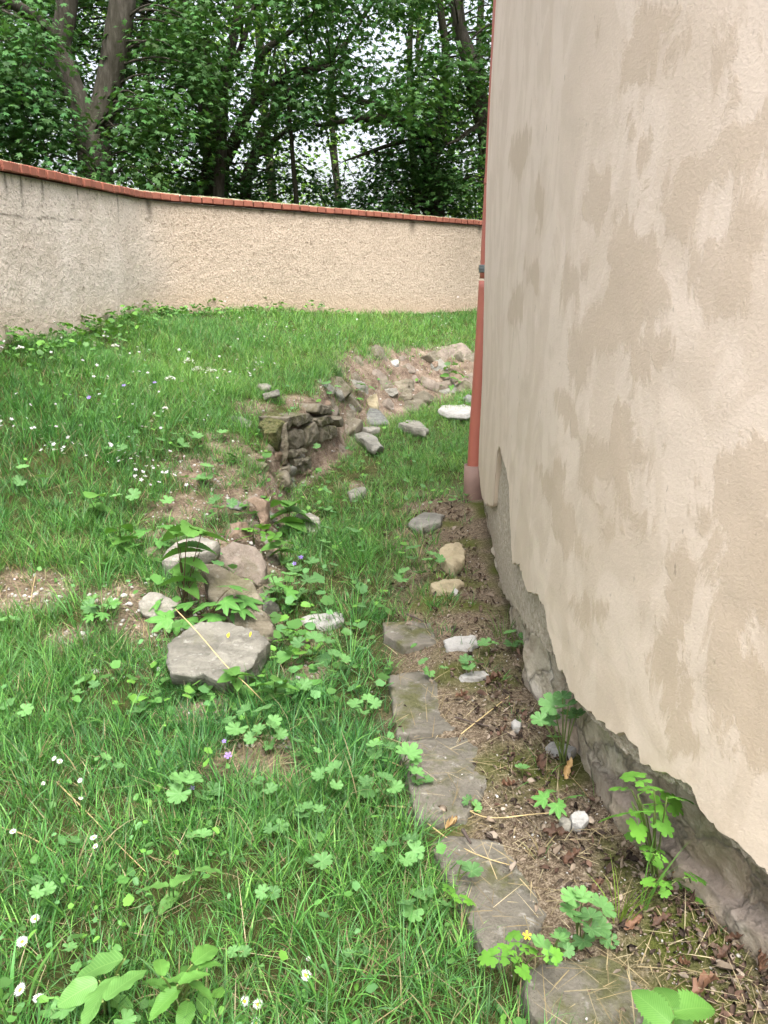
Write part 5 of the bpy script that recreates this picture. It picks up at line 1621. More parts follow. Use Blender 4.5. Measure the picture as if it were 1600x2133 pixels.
def visible_mask(x, y, margin=120):
    z = H(x, y, False) + .05
    v = np.stack([x, y, z], -1) - C0
    dz = v @ FWD
    u = 800 + FPX * (v @ RGT) / dz
    w = 1066.5 - FPX * (v @ UP) / dz
    return (u > -margin - 620 * smooth(7.0, 3.0, y)) & (u < 1600 + margin) & (w > 500) & (w < 2133 + margin * 3)

def grass_density(x, y):
    P = np.stack([x, y, 0 * x], -1)
    sd, w = edge_sd(x, y)
    d = .74 + .5 * fbm(P, 1.7, 51) + .25 * fbm(P, 7, 52)
    bank = smooth(-.05, .1, sd) * smooth(1.05, .6, sd / w) * smooth(2.7, 3.4, y)
    d = d * (1 - .72 * bank)
    dist = FX(y) - x
    pth = smooth(.68, .42, dist + .14 * fbm(P, 4, 31)) * smooth(6.2, 5.0, y)
    d = d * (1 - (.985 - .3 * smooth(2.7, 3.3, y) * smooth(.2, .34, dist)) * pth)
    d = d * (1 - .9 * bare_w(x, y))
    d = d * (1 - .5 * smooth(.9, .25, np.abs(sd + .15)) * smooth(2.5, 3.1, y) * smooth(7.5, 6.0, y) * (.75 + .6 * fbm(P, 3.2, 58)))
    upl = smooth(.15, .5, sd) * smooth(4.2, 5.5, y)
    d = d + upl * .4 * (1 - bank)
    return np.clip(d, 0, 1)

def free(x, y, m=.02):
    """outside the building's footprint"""
    return (x < FX(y) - m) | (y > Y_FAR + .12)

def behind_wall(x, y):
    S = np.linspace(0, wall_d[-1], 200)
    P = wall_at(S)
    # nearest wall sample, compare along its normal
    out = np.zeros(len(x), bool)
    Nn = wall_n(S)
    for a in range(0, len(x), 20000):
        xx, yy = x[a:a + 20000], y[a:a + 20000]
        d = (xx[:, None] - P[None, :, 0]) ** 2 + (yy[:, None] - P[None, :, 1]) ** 2
        i = d.argmin(1)
        out[a:a + 20000] = ((xx - P[i, 0]) * Nn[i, 0] + (yy - P[i, 1]) * Nn[i, 1]) < 0.02
    return out

GREENS = np.array([(.095, .28, .062), (.135, .345, .078), (.07, .215, .05), (.19, .41, .095), (.14, .32, .12)])
STRAWS = np.array([(.42, .34, .19), (.33, .26, .14), (.52, .44, .27)])

def make_blades(x, y, L, Wd, lean, lean_dir, curve, cols, segs, z0=None):
    n = len(x)
    z = (H(x, y) if z0 is None else z0) - .005
    base = np.stack([x, y, z], -1)
    hd = np.stack([np.cos(lean_dir), np.sin(lean_dir), 0 * x], -1)
    face = rng.uniform(0, np.pi, n)
    sd = np.stack([np.cos(face), np.sin(face), 0 * x], -1)
    sd = sd - hd * (np.sum(sd * hd, 1) * .5)[:, None]
    sd /= np.linalg.norm(sd, axis=1)[:, None] + 1e-9
    pts = [base]
    p = base.copy()
    for k in range(segs):
        th = lean + curve * (k + .5) / segs
        p = p + (hd * np.sin(th)[:, None] + np.array([0, 0, 1.0]) * np.cos(th)[:, None]) * (L / segs)[:, None]
        pts.append(p.copy())
    rows = []
    for k in range(segs):
        w = Wd * (1 - (k / segs) ** 1.7) * (.8 if k == 0 else 1) * .5
        rows += [pts[k] - sd * w[:, None], pts[k] + sd * w[:, None]]
    rows.append(pts[-1])
    V = np.stack(rows, 1)
    m = V.shape[1]
    o = (np.arange(n) * m)[:, None]
    f = []
    for k in range(segs - 1):
        f += [(2 * k, 2 * k + 1, 2 * k + 3), (2 * k, 2 * k + 3, 2 * k + 2)]
    f.append((2 * segs - 2, 2 * segs - 1, 2 * segs))
    F = (o[:, :, None] + np.array(f)[None]).reshape(-1, 3)
    C = np.repeat(cols, m, axis=0)
    # blades fade to a paler, yellower sheath at the base as real grass does
    return V.reshape(-1, 3), F, C

def build_grass():
    out = []
    def zone(y0, y1, dens, Lr, wr, segs, tuft, seed, dry=0.0):
        r_ = np.random.default_rng(seed)
        x0, x1 = max(-y1 * .62 - 1.1, -4.2 - .15 * y1), min(y1 * .62 + .3, 3.2)
        area = (x1 - x0) * (y1 - y0)
        nt = int(area * dens / tuft)
        cx, cy = r_.uniform(x0, x1, nt), r_.uniform(y0, y1, nt)
        k = visible_mask(cx, cy)
        cx, cy = cx[k], cy[k]
        d = grass_density(cx, cy)
        if dry:
            d = np.clip(d * 1.6 + .12, 0, 1) * (d > .03)
        k = r_.uniform(0, 1, len(cx)) < d
        cx, cy, d = cx[k], cy[k], d[k]
        nb = tuft
        tx = np.repeat(cx, nb); ty = np.repeat(cy, nb)
        spread = np.repeat(r_.uniform(.012, .045, len(cx)), nb)
        a = r_.uniform(0, 2 * np.pi, len(tx)); q = np.sqrt(r_.uniform(0, 1, len(tx))) * spread
        x, y = tx + q * np.cos(a), ty + q * np.sin(a)
        P = np.stack([x, y, 0 * x], -1)
        ok = ~in_slab(x, y, -.015) & free(x, y) & ~behind_wall(x, y)
        # stay inside the wall corner / off the building's end
        x, y, a, P = x[ok], y[ok], a[ok], P[ok]
        dd = np.repeat(d, nb)[ok]; q = q[ok]; spread = spread[ok]
        n = len(x)
        hl = .75 + .45 * fbm(P, 2.1, 61) + .25 * fbm(P, .7, 62)
        L = (Lr[0] + (Lr[1] - Lr[0]) * r_.beta(1.8, 2.6, n)) * np.clip(hl, .35, 1.4) * (.55 + .55 * dd)
        W = r_.uniform(*wr, n) * (.75 + .5 * r_.uniform(0, 1, n) ** 3)
        lean = np.abs(r_.normal(.15, .25, n)) + .5 * q / spread * r_.uniform(.2, 1, n)
        curve = r_.uniform(.1, 1.5, n) * (L / Lr[1] + .35)
        ldir = a + r_.normal(0, .5, n)
        g = GREENS[r_.integers(0, len(GREENS), n)]
        hue = fbm(P, 1.3, 71)[:, None]
        g = g * (1 + .28 * hue * np.array([1.3, .7, .3])) * r_.uniform(.42, 1.3, (n, 1))
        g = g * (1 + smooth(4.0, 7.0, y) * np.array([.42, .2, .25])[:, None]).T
        if dry:
            g = g * .7
        st = r_.uniform(0, 1, n) < np.clip(.10 - .12 * dd + .12 * (dd < .25), .03, .25) + .03 * (fbm(P, 2.7, 73) > .1) + dry
        g[st] = STRAWS[r_.integers(0, 3, st.sum())] * r_.uniform(.7, 1.1, (st.sum(), 1))
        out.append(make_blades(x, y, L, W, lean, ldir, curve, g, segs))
    zone(1.0, 2.2, 15000, (.06, .27), (.0024, .0056), 4, 12, 1)
    zone(2.2, 3.6, 12000, (.06, .27), (.0026, .0058), 3, 12, 2)
    zone(3.6, 5.6, 8000, (.08, .27), (.0034, .006), 3, 12, 3)
    zone(5.6, 8.2, 6000, (.09, .21), (.004, .006), 2, 11, 4)
    zone(8.2, 12.8, 3300, (.09, .2), (.005, .008), 2, 10, 5)
    zone(1.0, 2.6, 10000, (.02, .08), (.0014, .0026), 2, 10, 6, .22)
    zone(2.6, 4.2, 7000, (.03, .09), (.002, .0032), 2, 10, 7, .22)
    # a few long arching tufts that stand out in the photograph
    def tuft(px, py, n, L, W, seed, spread=.03, col=None, curve=(.6, 2.2), direction=None):
        r_ = np.random.default_rng(seed)
        g = gp(px, py)
        a = r_.uniform(0, 6.28, n) if direction is None else r_.normal(direction, .6, n)
        q = r_.uniform(0, spread, n)
        x, y = g[0] + q * np.cos(a), g[1] + q * np.sin(a)
        c = (GREENS[r_.integers(0, 5, n)] if col is None else np.array([col] * n)) * r_.uniform(.8, 1.2, (n, 1))
        out.append(make_blades(x, y, L * r_.uniform(.6, 1.05, n), W * r_.uniform(.7, 1.2, n), np.abs(r_.normal(.12, .15, n)), a, r_.uniform(*curve, n), c, 6))
    tuft(90, 1180, 16, .34, .007, 1, .03, (.13, .29, .07), (1.2, 2.6))
    tuft(210, 1230, 16, .26, .006, 2, .05)
    tuft(300, 1180, 12, .22, .006, 3)
    tuft(160, 1300, 14, .2, .006, 4, .05)
    tuft(705, 790, 220, .22, .0035, 5, .13, (.085, .17, .06), (.4, 1.5))
    tuft(745, 1180, 60, .26, .004, 6, .1)
    tuft(740, 1300, 60, .26, .004, 7, .12)
    tuft(730, 1390, 40, .22, .004, 8, .1)
    tuft(1290, 1915, 22, .16, .004, 9, .02, (.2, .3, .05), (.2, 1.0))
    tuft(1330, 1900, 6, .24, .005, 19, .02, (.14, .3, .06), (.2, .8), 0.4)
    tuft(1050, 1330, 40, .16, .003, 10, .07, (.12, .22, .05))
    tuft(1080, 1350, 24, .15, .003, 11, .05, (.15, .24, .05))
    tuft(700, 1590, 50, .22, .004, 12, .1)
    tuft(840, 2050, 40, .2, .004, 13, .1)
    tuft(600, 1950, 40, .2, .004, 14, .1)
    tuft(700, 2080, 30, .22, .005, 15, .1)
    tuft(160, 1880, 30, .2, .005, 16, .08)
    tuft(260, 1520, 30, .22, .005, 17, .08)
    tuft(20, 2110, 8, .2, .012, 18, .05)
    tuft(950, 940, 50, .2, .004, 20, .12)
    tuft(850, 960, 60, .2, .004, 21, .15)
    tuft(1010, 1010, 8, .22, .006, 22, .03)
    tuft(600, 800, 30, .25, .004, 23, .1, (.1, .2, .06))
    V = np.concatenate([o[0] for o in out])
    off = np.cumsum([0] + [len(o[0]) for o in out[:-1]])
    F = np.concatenate([o[1] + k for o, k in zip(out, off)])
    C = np.concatenate([o[2] for o in out])
    print('grass tris', len(F))
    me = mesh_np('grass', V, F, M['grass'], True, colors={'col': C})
    return tag(link('grass', me), 'dense green lawn and weed grass blades', 'grass', None, 'stuff')
build_grass()

# dead straw lying on bank and path, tiny weeds, litter, pebbles: nobody could count them
def scatter(n, y0, y1, seed, dens, slab_ok=True):
    r_ = np.random.default_rng(seed)
    y = y0 + (y1 - y0) * r_.uniform(0, 1, n) ** 1.5
    x = r_.uniform(-1.25, 1, n) * (y * .62 + .3)
    k = free(x, y, .03) & visible_mask(x, y) & ~behind_wall(x, y)
    x, y = x[k], y[k]
    k = r_.uniform(0, 1, len(x)) < dens(x, y)
    x, y = x[k], y[k]
    z = H(x, y)
    sl = in_slab(x, y, -.005)
    if not slab_ok:
        x, y, z, sl = x[~sl], y[~sl], z[~sl], sl[~sl]
    z = np.where(sl, np.maximum(z, .052), z)
    return x, y, z, r_

def path_w(x, y):
    P = np.stack([x, y, 0 * x], -1)
    return smooth(.72, .3, FX(y) - x + .12 * fbm(P, 4, 31)) * smooth(6.0, 5.0, y)
def bank_w(x, y):
    sd, w = edge_sd(x, y)
    b = smooth(-.1, .1, sd) * smooth(1.3, .7, sd / w) * smooth(2.5, 3.2, y)
    return np.maximum(b, bare_w(x, y))

def build_straw():
    parts = []
    for n, y0, y1, seed, dens, Lr in [(16000, 1.1, 5.2, 11, lambda x, y: .55 * path_w(x, y) + .03, (.02, .13)), (60000, 2.0, 9.8, 12, lambda x, y: .75 * bank_w(x, y) + .02 + .12 * smooth(.9, .25, np.abs(edge_sd(x, y)[0] + .15)) * smooth(2.5, 3.1, y), (.04, .17)), (5000, 1.1, 4.5, 13, lambda x, y: .25 * (1 - path_w(x, y)), (.06, .25))]:
        x, y, z, r_ = scatter(n, y0, y1, seed, dens)
        m = len(x)
        L = r_.uniform(*Lr, m)
        c = STRAWS[r_.integers(0, 3, m)] * r_.uniform(.45, 1.05, (m, 1))
        parts.append(make_blades(x, y, L, r_.uniform(.0014, .0034, m), r_.uniform(1.15, 1.5, m), r_.uniform(0, 6.28, m), r_.uniform(-.1, .35, m), c, 3, z + .012))
    V = np.concatenate([o[0] for o in parts])
    off = np.cumsum([0] + [len(o[0]) for o in parts[:-1]])
    F = np.concatenate([o[1] + k for o, k in zip(parts, off)])
    me = mesh_np('dry_straw', V, F, M['litter'], True, colors={'col': np.concatenate([o[2] for o in parts])})
    tag(link('dry_straw', me), 'dry straw and dead grass strewn over bank and path', 'straw', None, 'stuff')
build_straw()

def curled_leaf(seed, n=8):
    r_ = random.Random(seed)
    V, F = blade_leaf(.40 + .06 * (seed % 3), n, .10 if n > 4 else 0.0, .8, .6, -.3, .7, seed)
    V = V - [0, .5, 0]
    k = r_.uniform(1.8, 3.6)
    ang = V[:, 0] * k * 2.2
    V = np.c_[np.sin(ang) / (k * 2.2), V[:, 1], (1 - np.cos(ang)) / (k * 2.2) + V[:, 2]]
    b = r_.uniform(-1.2, 1.4)
    a2 = V[:, 1] * b
    V = np.c_[V[:, 0], np.sin(a2) / b, V[:, 2] + (1 - np.cos(a2)) / b]
    V = V + .07 * np.stack([np.array([vnoise(v[None] * 1.0, 6, seed + q)[0] for v in V]) for q in range(3)], -1)
    return V, F
CURL = [curled_leaf(k) for k in range(6)]
SCRAP = [curled_leaf(k, 3) for k in range(6)]

def build_litter():
    Vs, Fs, Cs, off = [], [], [], 0
    pal = np.array([(.10, .068, .05), (.15, .105, .075), (.06, .044, .034), (.26, .205, .15), (.17, .105, .075), (.36, .295, .23)])
    for v in range(6):
        x, y, z, r_ = scatter(8500, 1.05, 5.3, 30 + v, lambda x, y: np.clip(path_w(x, y) * (.25 + 1.1 * smooth(.45, .12, FX(y) - x)) * (.55 + .6 * fbm(np.stack([x, y, 0 * x], -1), 4, 33)), 0, 1))
        sl = in_slab(x, y, 0) & (r_.uniform(0, 1, len(x)) < .75)
        x, y, z = x[~sl], y[~sl], z[~sl]
        m = len(x)
        nr = np.c_[r_.normal(0, .5, (m, 2)), np.ones(m)]
        sc = r_.uniform(.008, .03, m) * (.7 + 1.1 * r_.uniform(0, 1, m) ** 4)
        V, F, C = instance_np(SCRAP[v][0], SCRAP[v][1], np.stack([x, y, z + .006], -1), frames(nr, r_.uniform(0, 6.28, m), sc), pal[r_.integers(0, 6, m)] * r_.uniform(.6, 1.2, (m, 1)))
        Vs.append(V); Fs.append(F + off); Cs.append(C); off += len(V)
    me = mesh_np('leaf_litter', np.concatenate(Vs), np.concatenate(Fs), M['litter'], True, colors={'col': np.concatenate(Cs)})
    tag(link('leaf_litter', me), 'brown leaf and bark litter along the wall foot', 'leaf litter', None, 'stuff')
    # pebbles and mortar crumbs
    ico = np.array([(0, 0, 1), (.89, 0, .45), (.28, .85, .45), (-.72, .53, .45), (-.72, -.53, .45), (.28, -.85, .45), (.72, .53, -.45), (-.28, .85, -.45), (-.89, 0, -.45), (-.28, -.85, -.45), (.72, -.53, -.45), (0, 0, -1)])
    icf = np.array([(0, 1, 2), (0, 2, 3), (0, 3, 4), (0, 4, 5), (0, 5, 1), (1, 6, 2), (2, 7, 3), (3, 8, 4), (4, 9, 5), (5, 10, 1), (6, 7, 2), (7, 8, 3), (8, 9, 4), (9, 10, 5), (10, 6, 1), (11, 7, 6), (11, 8, 7), (11, 9, 8), (11, 10, 9), (11, 6, 10)])
    Vs, Fs, Cs, off = [], [], [], 0
    for v in range(4):
        r0 = np.random.default_rng(50 + v)
        tv = ico * r0.uniform(.65, 1.25, (12, 1)) * [1, .8, .55]
        for n, y0, y1, dens, s in [(5500, 1.05, 5.4, lambda x, y: .7 * path_w(x, y), (.0012, .009)), (9000, 2.2, 9.8, lambda x, y: .7 * bank_w(x, y), (.004, .03))]:
            x, y, z, r_ = scatter(n, y0, y1, 60 + v, dens)
            kk = ~in_slab(x, y, 0) | (r_.uniform(0, 1, len(x)) < .12)
            x, y, z = x[kk], y[kk], z[kk]
            m = len(x)
            s_ = s[0] + (s[1] - s[0]) * r_.beta(1, 5, m)
            pal = np.array([(.55, .52, .48), (.4, .34, .27), (.68, .66, .62), (.3, .25, .2), (.36, .27, .2)])
            V, F, C = instance_np(tv, icf, np.stack([x, y, z + s_ * .25], -1), frames(np.c_[r_.normal(0, .4, (m, 2)), np.ones(m)], r_.uniform(0, 6.28, m), s_), pal[r_.integers(0, 5, m)] * r_.uniform(.75, 1.1, (m, 1)))
            Vs.append(V); Fs.append(F + off); Cs.append(C); off += len(V)
    me = mesh_np('gravel', np.concatenate(Vs), np.concatenate(Fs), M['litter'], False, colors={'col': np.concatenate(Cs)})
    tag(link('gravel', me), 'pale pebbles and mortar crumbs on path and bank', 'gravel', None, 'stuff')
build_litter()

def build_cover():
    """small lobed and oval leaves between the grass, and the clover heads of the far lawn"""
    Vs, Fs, Cs, off = [], [], [], 0
    gl = [fan(np.array(polar([(-150 + 300 * i / 20, (.5 if i % 4 else .41) * (1 - .1 * abs(i - 10) / 10)) for i in range(21)])), lambda x, y: .3 * (x * x + y * y)) for k in range(3)] + [blade_leaf(.5, 4, 0, .8, .3, .3, 0, k) for k in range(2)]
    for v, (tv, tf) in enumerate(gl):
        small = v >= 3
        for n, y0, y1, dens, s in [(1500 if not small else 3600, 1.1, 5.5, lambda x, y: .5 * (1 - path_w(x, y)) * (.35 + .7 * fbm(np.stack([x, y, 0 * x], -1), 2.5, 44)), (.012, .034)),
                                   (2600, 5.0, 9.5, lambda x, y: .22 * (1 - .5 * bank_w(x, y)), (.02, .045)),
                                   (700 if not small else 500, 2.5, 5.2, lambda x, y: .6 * smooth(.6, .1, np.abs(edge_sd(x, y)[0] + .02)) * (.45 + .8 * fbm(np.stack([x, y, 0 * x], -1), 4.5, 49)), (.045, .08)),
                                   (2600 if not small else 1200, 2.4, 6.4, lambda x, y: .55 * smooth(.75, .1, np.abs(edge_sd(x, y)[0] + .12)) * (.5 + .6 * fbm(np.stack([x, y, 0 * x], -1), 3.5, 47)), (.025, .055))]:
            x, y, z, r_ = scatter(n, y0, y1, 90 + v, lambda a, b: np.clip(dens(a, b), 0, 1), False)
            m = len(x)
            s_ = r_.uniform(*s, m)
            pal = np.array([(.11, .27, .06), (.13, .30, .10), (.16, .36, .06), (.09, .21, .05)])
            h = r_.uniform(.01, .09, m)
            V, F, C = instance_np(tv, tf, np.stack([x, y, z + h], -1), frames(np.c_[r_.normal(0, .35, (m, 2)), np.ones(m)], r_.uniform(0, 6.28, m), s_), pal[r_.integers(0, 4, m)] * r_.uniform(.75, 1.15, (m, 1)))
            Vs.append(V); Fs.append(F + off); Cs.append(C); off += len(V)
    r_ = np.random.default_rng(123)
    for tv, tf in gl:
        m = 200
        S = r_.uniform(2.6, 9.0, m) if m else None
        S = S[r_.uniform(0, 1, m) < .35 + .65 * smooth(7.2, 6.4, S)]
        m = len(S)
        q = wall_at(S) + wall_n(S) * (.04 + .3 * r_.uniform(0, 1, m) ** 1.6)[:, None]
        hh = H(q[:, 0], q[:, 1]) + r_.uniform(.04, .26, m) * (.5 + .5 * fbm(np.c_[S, 0 * S, 0 * S], 2.5, 48))
        pal = np.array([(.10, .25, .05), (.14, .31, .08), (.16, .36, .06)])
        V, F, C = instance_np(tv, tf, np.c_[q[:, :2], hh], frames(np.c_[r_.normal(0, .5, (m, 2)), np.ones(m)], r_.uniform(0, 6.28, m), r_.uniform(.03, .065, m)), pal[r_.integers(0, 3, m)] * r_.uniform(.6, 1.1, (m, 1)))
        Vs.append(V); Fs.append(F + off); Cs.append(C); off += len(V)
    me = mesh_np('ground_cover', np.concatenate(Vs), np.concatenate(Fs), M['cover'], True, colors={'col': np.concatenate(Cs)})
    tag(link('ground_cover', me), 'low weed leaves spread through the grass', 'ground cover', None, 'stuff')
    tv, tf = VF
    x, y, z, r_ = scatter(12000, 4.2, 12.4, 99, lambda a, b: np.clip(.16 + .6 * fbm(np.stack([a, b, 0 * a], -1), 1.2, 46), 0, 1) * (edge_sd(a, b)[0] > .5), False)
    m = len(x)
    V, F, C = instance_np(tv, tf, np.stack([x, y, z + r_.uniform(.14, .25, m)], -1), frames(np.c_[r_.normal(0, .5, (m, 2)), np.ones(m)], r_.uniform(0, 6.28, m), r_.uniform(.014, .028, m)), np.array([(.75, .7, .76)]) * r_.uniform(.8, 1, (m, 1)))
    me = mesh_np('lawn_flowers', V, F, M['cover'], False, colors={'col': C})
    tag(link('lawn_flowers', me), 'tiny white clover heads dotted over the far lawn', 'clover', None, 'stuff')
build_cover()

# weeds along the foot of the garden wall
for k, (px, py, n, rad, s, lab) in enumerate([(350, 628, 9, 18, 20, 'tallest leafy weed in the garden wall corner'), (375, 630, 8, 18, 20, 'second leafy weed in the garden wall corner'), (285, 636, 7, 22, 20, 'leafy weed where the two wall sections meet'), (265, 650, 6, 22, 22, 'low weed at the foot of the near wall section'), (225, 662, 6, 22, 22, 'low weed farther along the near wall section'), (180, 670, 6, 24, 24, 'low dark weed by the wall foot stain'), (110, 682, 6, 24, 26, 'broad weed at the near wall foot'), (15, 695, 6, 26, 30, 'broad weed where the wall meets the picture edge'),
                                             (520, 628, 10, 28, 18, 'wide low weed clump along the brighter wall section'), (575, 632, 6, 18, 16, 'small weed clump along the brighter wall section'), (445, 635, 6, 20, 16, 'flat weed between the corner weeds and the wide clump'), (850, 632, 4, 10, 14, 'upright grassy weed on the brighter wall foot')]):
    px_plant('wall_weed', lab, 'weed', (px, py + 8), ring(px, py - 2, n + 9, rad * 1.2, s * .95, 900 + k, .5), 'celandine_leaf', seed=930 + k, toward=-.25, y_jit=.12)

# ------------------------------------------------------------------ single dead leaves, straws and twigs
CURLM = [mesh_np('dead_leaf', v, f, M['dead_leaf'], True) for v, f in CURL]
CURLT = [mesh_np('dead_leaf', v, f, M['tan_leaf'], True) for v, f in CURL]
DL = [(1180, 1605, 44, 20, 1, 'pale tan crumpled leaf below the wall-foot geranium'), (1122, 1597, 46, 5, 0, 'reddish rolled leaf left of the pale tan one'), (1398, 1815, 46, 10, 1, 'orange-tan curled leaf under the celandine'), (1318, 1930, 52, 60, 0, 'striped brown leaf near the grass sprig'),
      (1470, 2058, 70, 70, 0, 'big curled chestnut-brown leaf near the bottom nettle'), (1425, 2015, 36, 150, 0, 'small brown leaf above the big curled one'), (1530, 1960, 40, 100, 0, 'reddish leaf at the end of the greenish plinth'), (1510, 1995, 46, 60, 0, 'brown leaf in the heap by the plinth'), (1575, 2010, 54, 20, 0, 'dark rolled leaf at the frame edge by the plinth'),
      (1380, 1925, 50, 80, 0, 'flat brown leaf behind the striped one'), (1030, 1417, 42, 80, 0, 'cinnamon leaf on litter below the mortar strip'), (962, 1455, 30, 95, 0, 'thin reddish leaf on the upper slab'), (1190, 1790, 46, 60, 0, 'red-brown leaf right of the cracked slab'), (1155, 1742, 56, 110, 0, 'long dark leaf curled over litter'), (936, 1725, 40, 40, 1, 'orange curled leaf between two slabs'),
      (1050, 1530, 34, 80, 0, 'brown flake near the slab joint'), (1245, 1850, 40, 50, 0, 'brown leaf behind the bright geranium'), (1060, 1640, 36, 120, 0, 'greyish leaf beside the mossy slab'), (1120, 1665, 40, 30, 0, 'pinkish crumpled leaf beside the variegated seedling')]
for k, (px, py, s, hd, tan, lab) in enumerate(DL):
    g = gp(px, py + s * .2)
    depth = (g - C0) @ FWD
    o = link('dead_leaf', (CURLT if tan else CURLM)[k % 6])
    o.location = g + np.array([0, 0, .012])
    rr = random.Random(k)
    o.rotation_euler = (rr.uniform(-.3, .5), rr.uniform(-.4, .4), R(-hd))
    o.scale = [s * depth / FPX] * 3
    tag(o, lab, 'dead leaf', 'dead leaves on the litter path')

def stalk(name, label, pts, r, mat, cat, lift=.015, group=None):
    P = np.array([gp(a, b) + np.array([0, 0, l if isinstance(l, float) else lift]) for a, b, *rest in pts for l in (rest or [lift])])
    b = P[0]
    P = catmull(P, 6)
    V, F, T = tube(P - b, np.linspace(r, r * .6, len(P)), 6)
    o = link(name, mesh_np(name, V, [F, T], M[mat], True))
    o.location = b
    return tag(o, label, cat, group)
# long straw across the boulder, in the air between its ends
def straw_px(label, pts, r=.0022):
    P = catmull(np.array([pix(*p) for p in pts]), 6)
    b = P[0]
    V, F, T = tube(P - b, np.linspace(r, r * .6, len(P)), 6)
    o = link('straw_stalk', mesh_np('straw_stalk', V, [F, T], M['straw'], True))
    o.location = b
    tag(o, label, 'straw', 'long straw stalks')
gA, gB = gp(365, 1268), gp(565, 1478)
straw_px('long straw stalk lying across the big grey boulder', [(365, 1268, 2.86), (410, 1315, 2.68), (470, 1385, 2.48), (520, 1432, 2.36), (566, 1480, gB[1] - .02)])
for lab, pts in [('long straw across the second slab towards the cream stone', [(812, 1598), (870, 1625), (930, 1672), (1000, 1712), (1060, 1716)]), ('pale straw lying before the variegated seedling', [(1052, 1716), (1100, 1710), (1145, 1706)]), ('bent straw along the cracked slab edge', [(890, 1728), (950, 1772), (1010, 1800), (1070, 1818)]),
                 ('straw stalk slanting over the near lawn', [(118, 1640), (190, 1712), (225, 1750), (305, 1830)]), ('broken straw at the lawn edge', [(0, 1735), (60, 1755), (118, 1790)]), ('upright pale straw on the bare soil', [(75, 1205), (68, 1240), (62, 1275)]), ('golden straw rising through the grass by the edge', [(55, 1400), (85, 1470), (105, 1510)]),
                 ('straw bundle stalk beside the second slab', [(800, 1690), (860, 1695), (940, 1700), (1000, 1702)]), ('thin straw across the dead leaf heap', [(960, 1540), (1010, 1500), (1060, 1460)])]:
    stalk('straw_stalk', lab, pts, .002, 'straw', 'straw', .02, 'long straw stalks')
stalk('twig', 'short dark broken twig on the cracked slab', [(962, 1768, .06), (970, 1782, .06), (978, 1796, .06)], .006, 'twig', 'twig')
stalk('twig', 'dark twig on the far worn slab', [(848, 1305, .06), (865, 1312, .06), (880, 1318, .055)], .005, 'twig', 'twig')
stalk('twig', 'thin brown twig crossing the litter under the geranium', [(948, 1502), (990, 1514), (1040, 1528), (1075, 1545)], .003, 'twig', 'twig')
YM = leaf_mat('yellow_leaf', (.75, .6, .05), trans=.2, var=.1)
for k, (px, py, lab) in enumerate([(476, 1327, 'first small yellow leaf on the grey boulder'), (522, 1326, 'second small yellow leaf on the grey boulder')]):
    v, f = CURL[k + 1]
    o = link('yellow_leaf', mesh_np('yellow_leaf', v, f, YM, True))
    o.location = pix(px, py, 2.70); o.scale = (.026,) * 3
    tag(o, lab, 'leaf')

# ------------------------------------------------------------------ trees beyond the wall
BARK = {}
def bark_mat(name, a, b2):
    m, nd, ln, b = new_mat(name)
    n1 = noise_tex(nd, ln, 14, 8, .7, coords(nd, ln, (1, 1, .25))); n2 = noise_tex(nd, ln, 1.3, 4, .6, coords(nd, ln))
    r1 = ramp(nd, [(.3, tuple(x * .45 for x in a)), (.5, a), (.72, b2)]); ln.new(n1.outputs[0], r1.inputs[0])
    ln.new(mixc(nd, ln, mathn(nd, ln, 'MULTIPLY', n2.outputs[0], .4), r1.outputs[0], (.06, .07, .03)), b.inputs['Base Color'])
    b.inputs['Roughness'].default_value = .95; b.inputs['Specular IOR Level'].default_value = .1
    bump(nd, ln, n1.outputs[0], 1.0, .05, b)
    return m
BARK['grey'] = bark_mat('maple_bark', (.06, .05, .044), (.125, .108, .098))
BARK['dark'] = bark_mat('dark_bark', (.035, .03, .024), (.07, .06, .05))

TREES = []
def tree(name, label, limbs, bark, col, group='trees beyond the garden wall'):
    """limbs: lists of (px, py, Y, radius)"""
    P0 = pix(*limbs[0][0][:3])
    root = empty(name, (P0[0], P0[1], float(H(P0[0], P0[1], False))), label, 'tree', group)
    parts, skel = [], []
    for li, L in enumerate(limbs):
        pts = np.array([np.r_[pix(a, b, Y), r] for a, b, Y, r in L])
        if li == 0:
            g = pts[0].copy(); g[2] = float(H(g[0], g[1], False)) - .2; g[3] = pts[0, 3] * 1.25
            pts = np.concatenate([g[None], pts])
        c = catmull(pts, 7)
        c[:, :3] += .02 * np.stack([fbm(c[:, :3], 1.5, 5 + li + q) for q in range(3)], -1)
        V, F, T = tube(c[:, :3], np.maximum(c[:, 3], .01), 12)
        V = V + .03 * np.repeat(np.r_[c[:, 3], 0, 0][:, None], 12, 1).ravel()[:len(V), None] * 0
        parts.append((V, F, T))
        skel.append(c)
    sk = np.concatenate(skel)
    TREES.append(dict(root=root, parts=parts, sk=sk, bark=bark, col=np.array(col), clusters=[]))

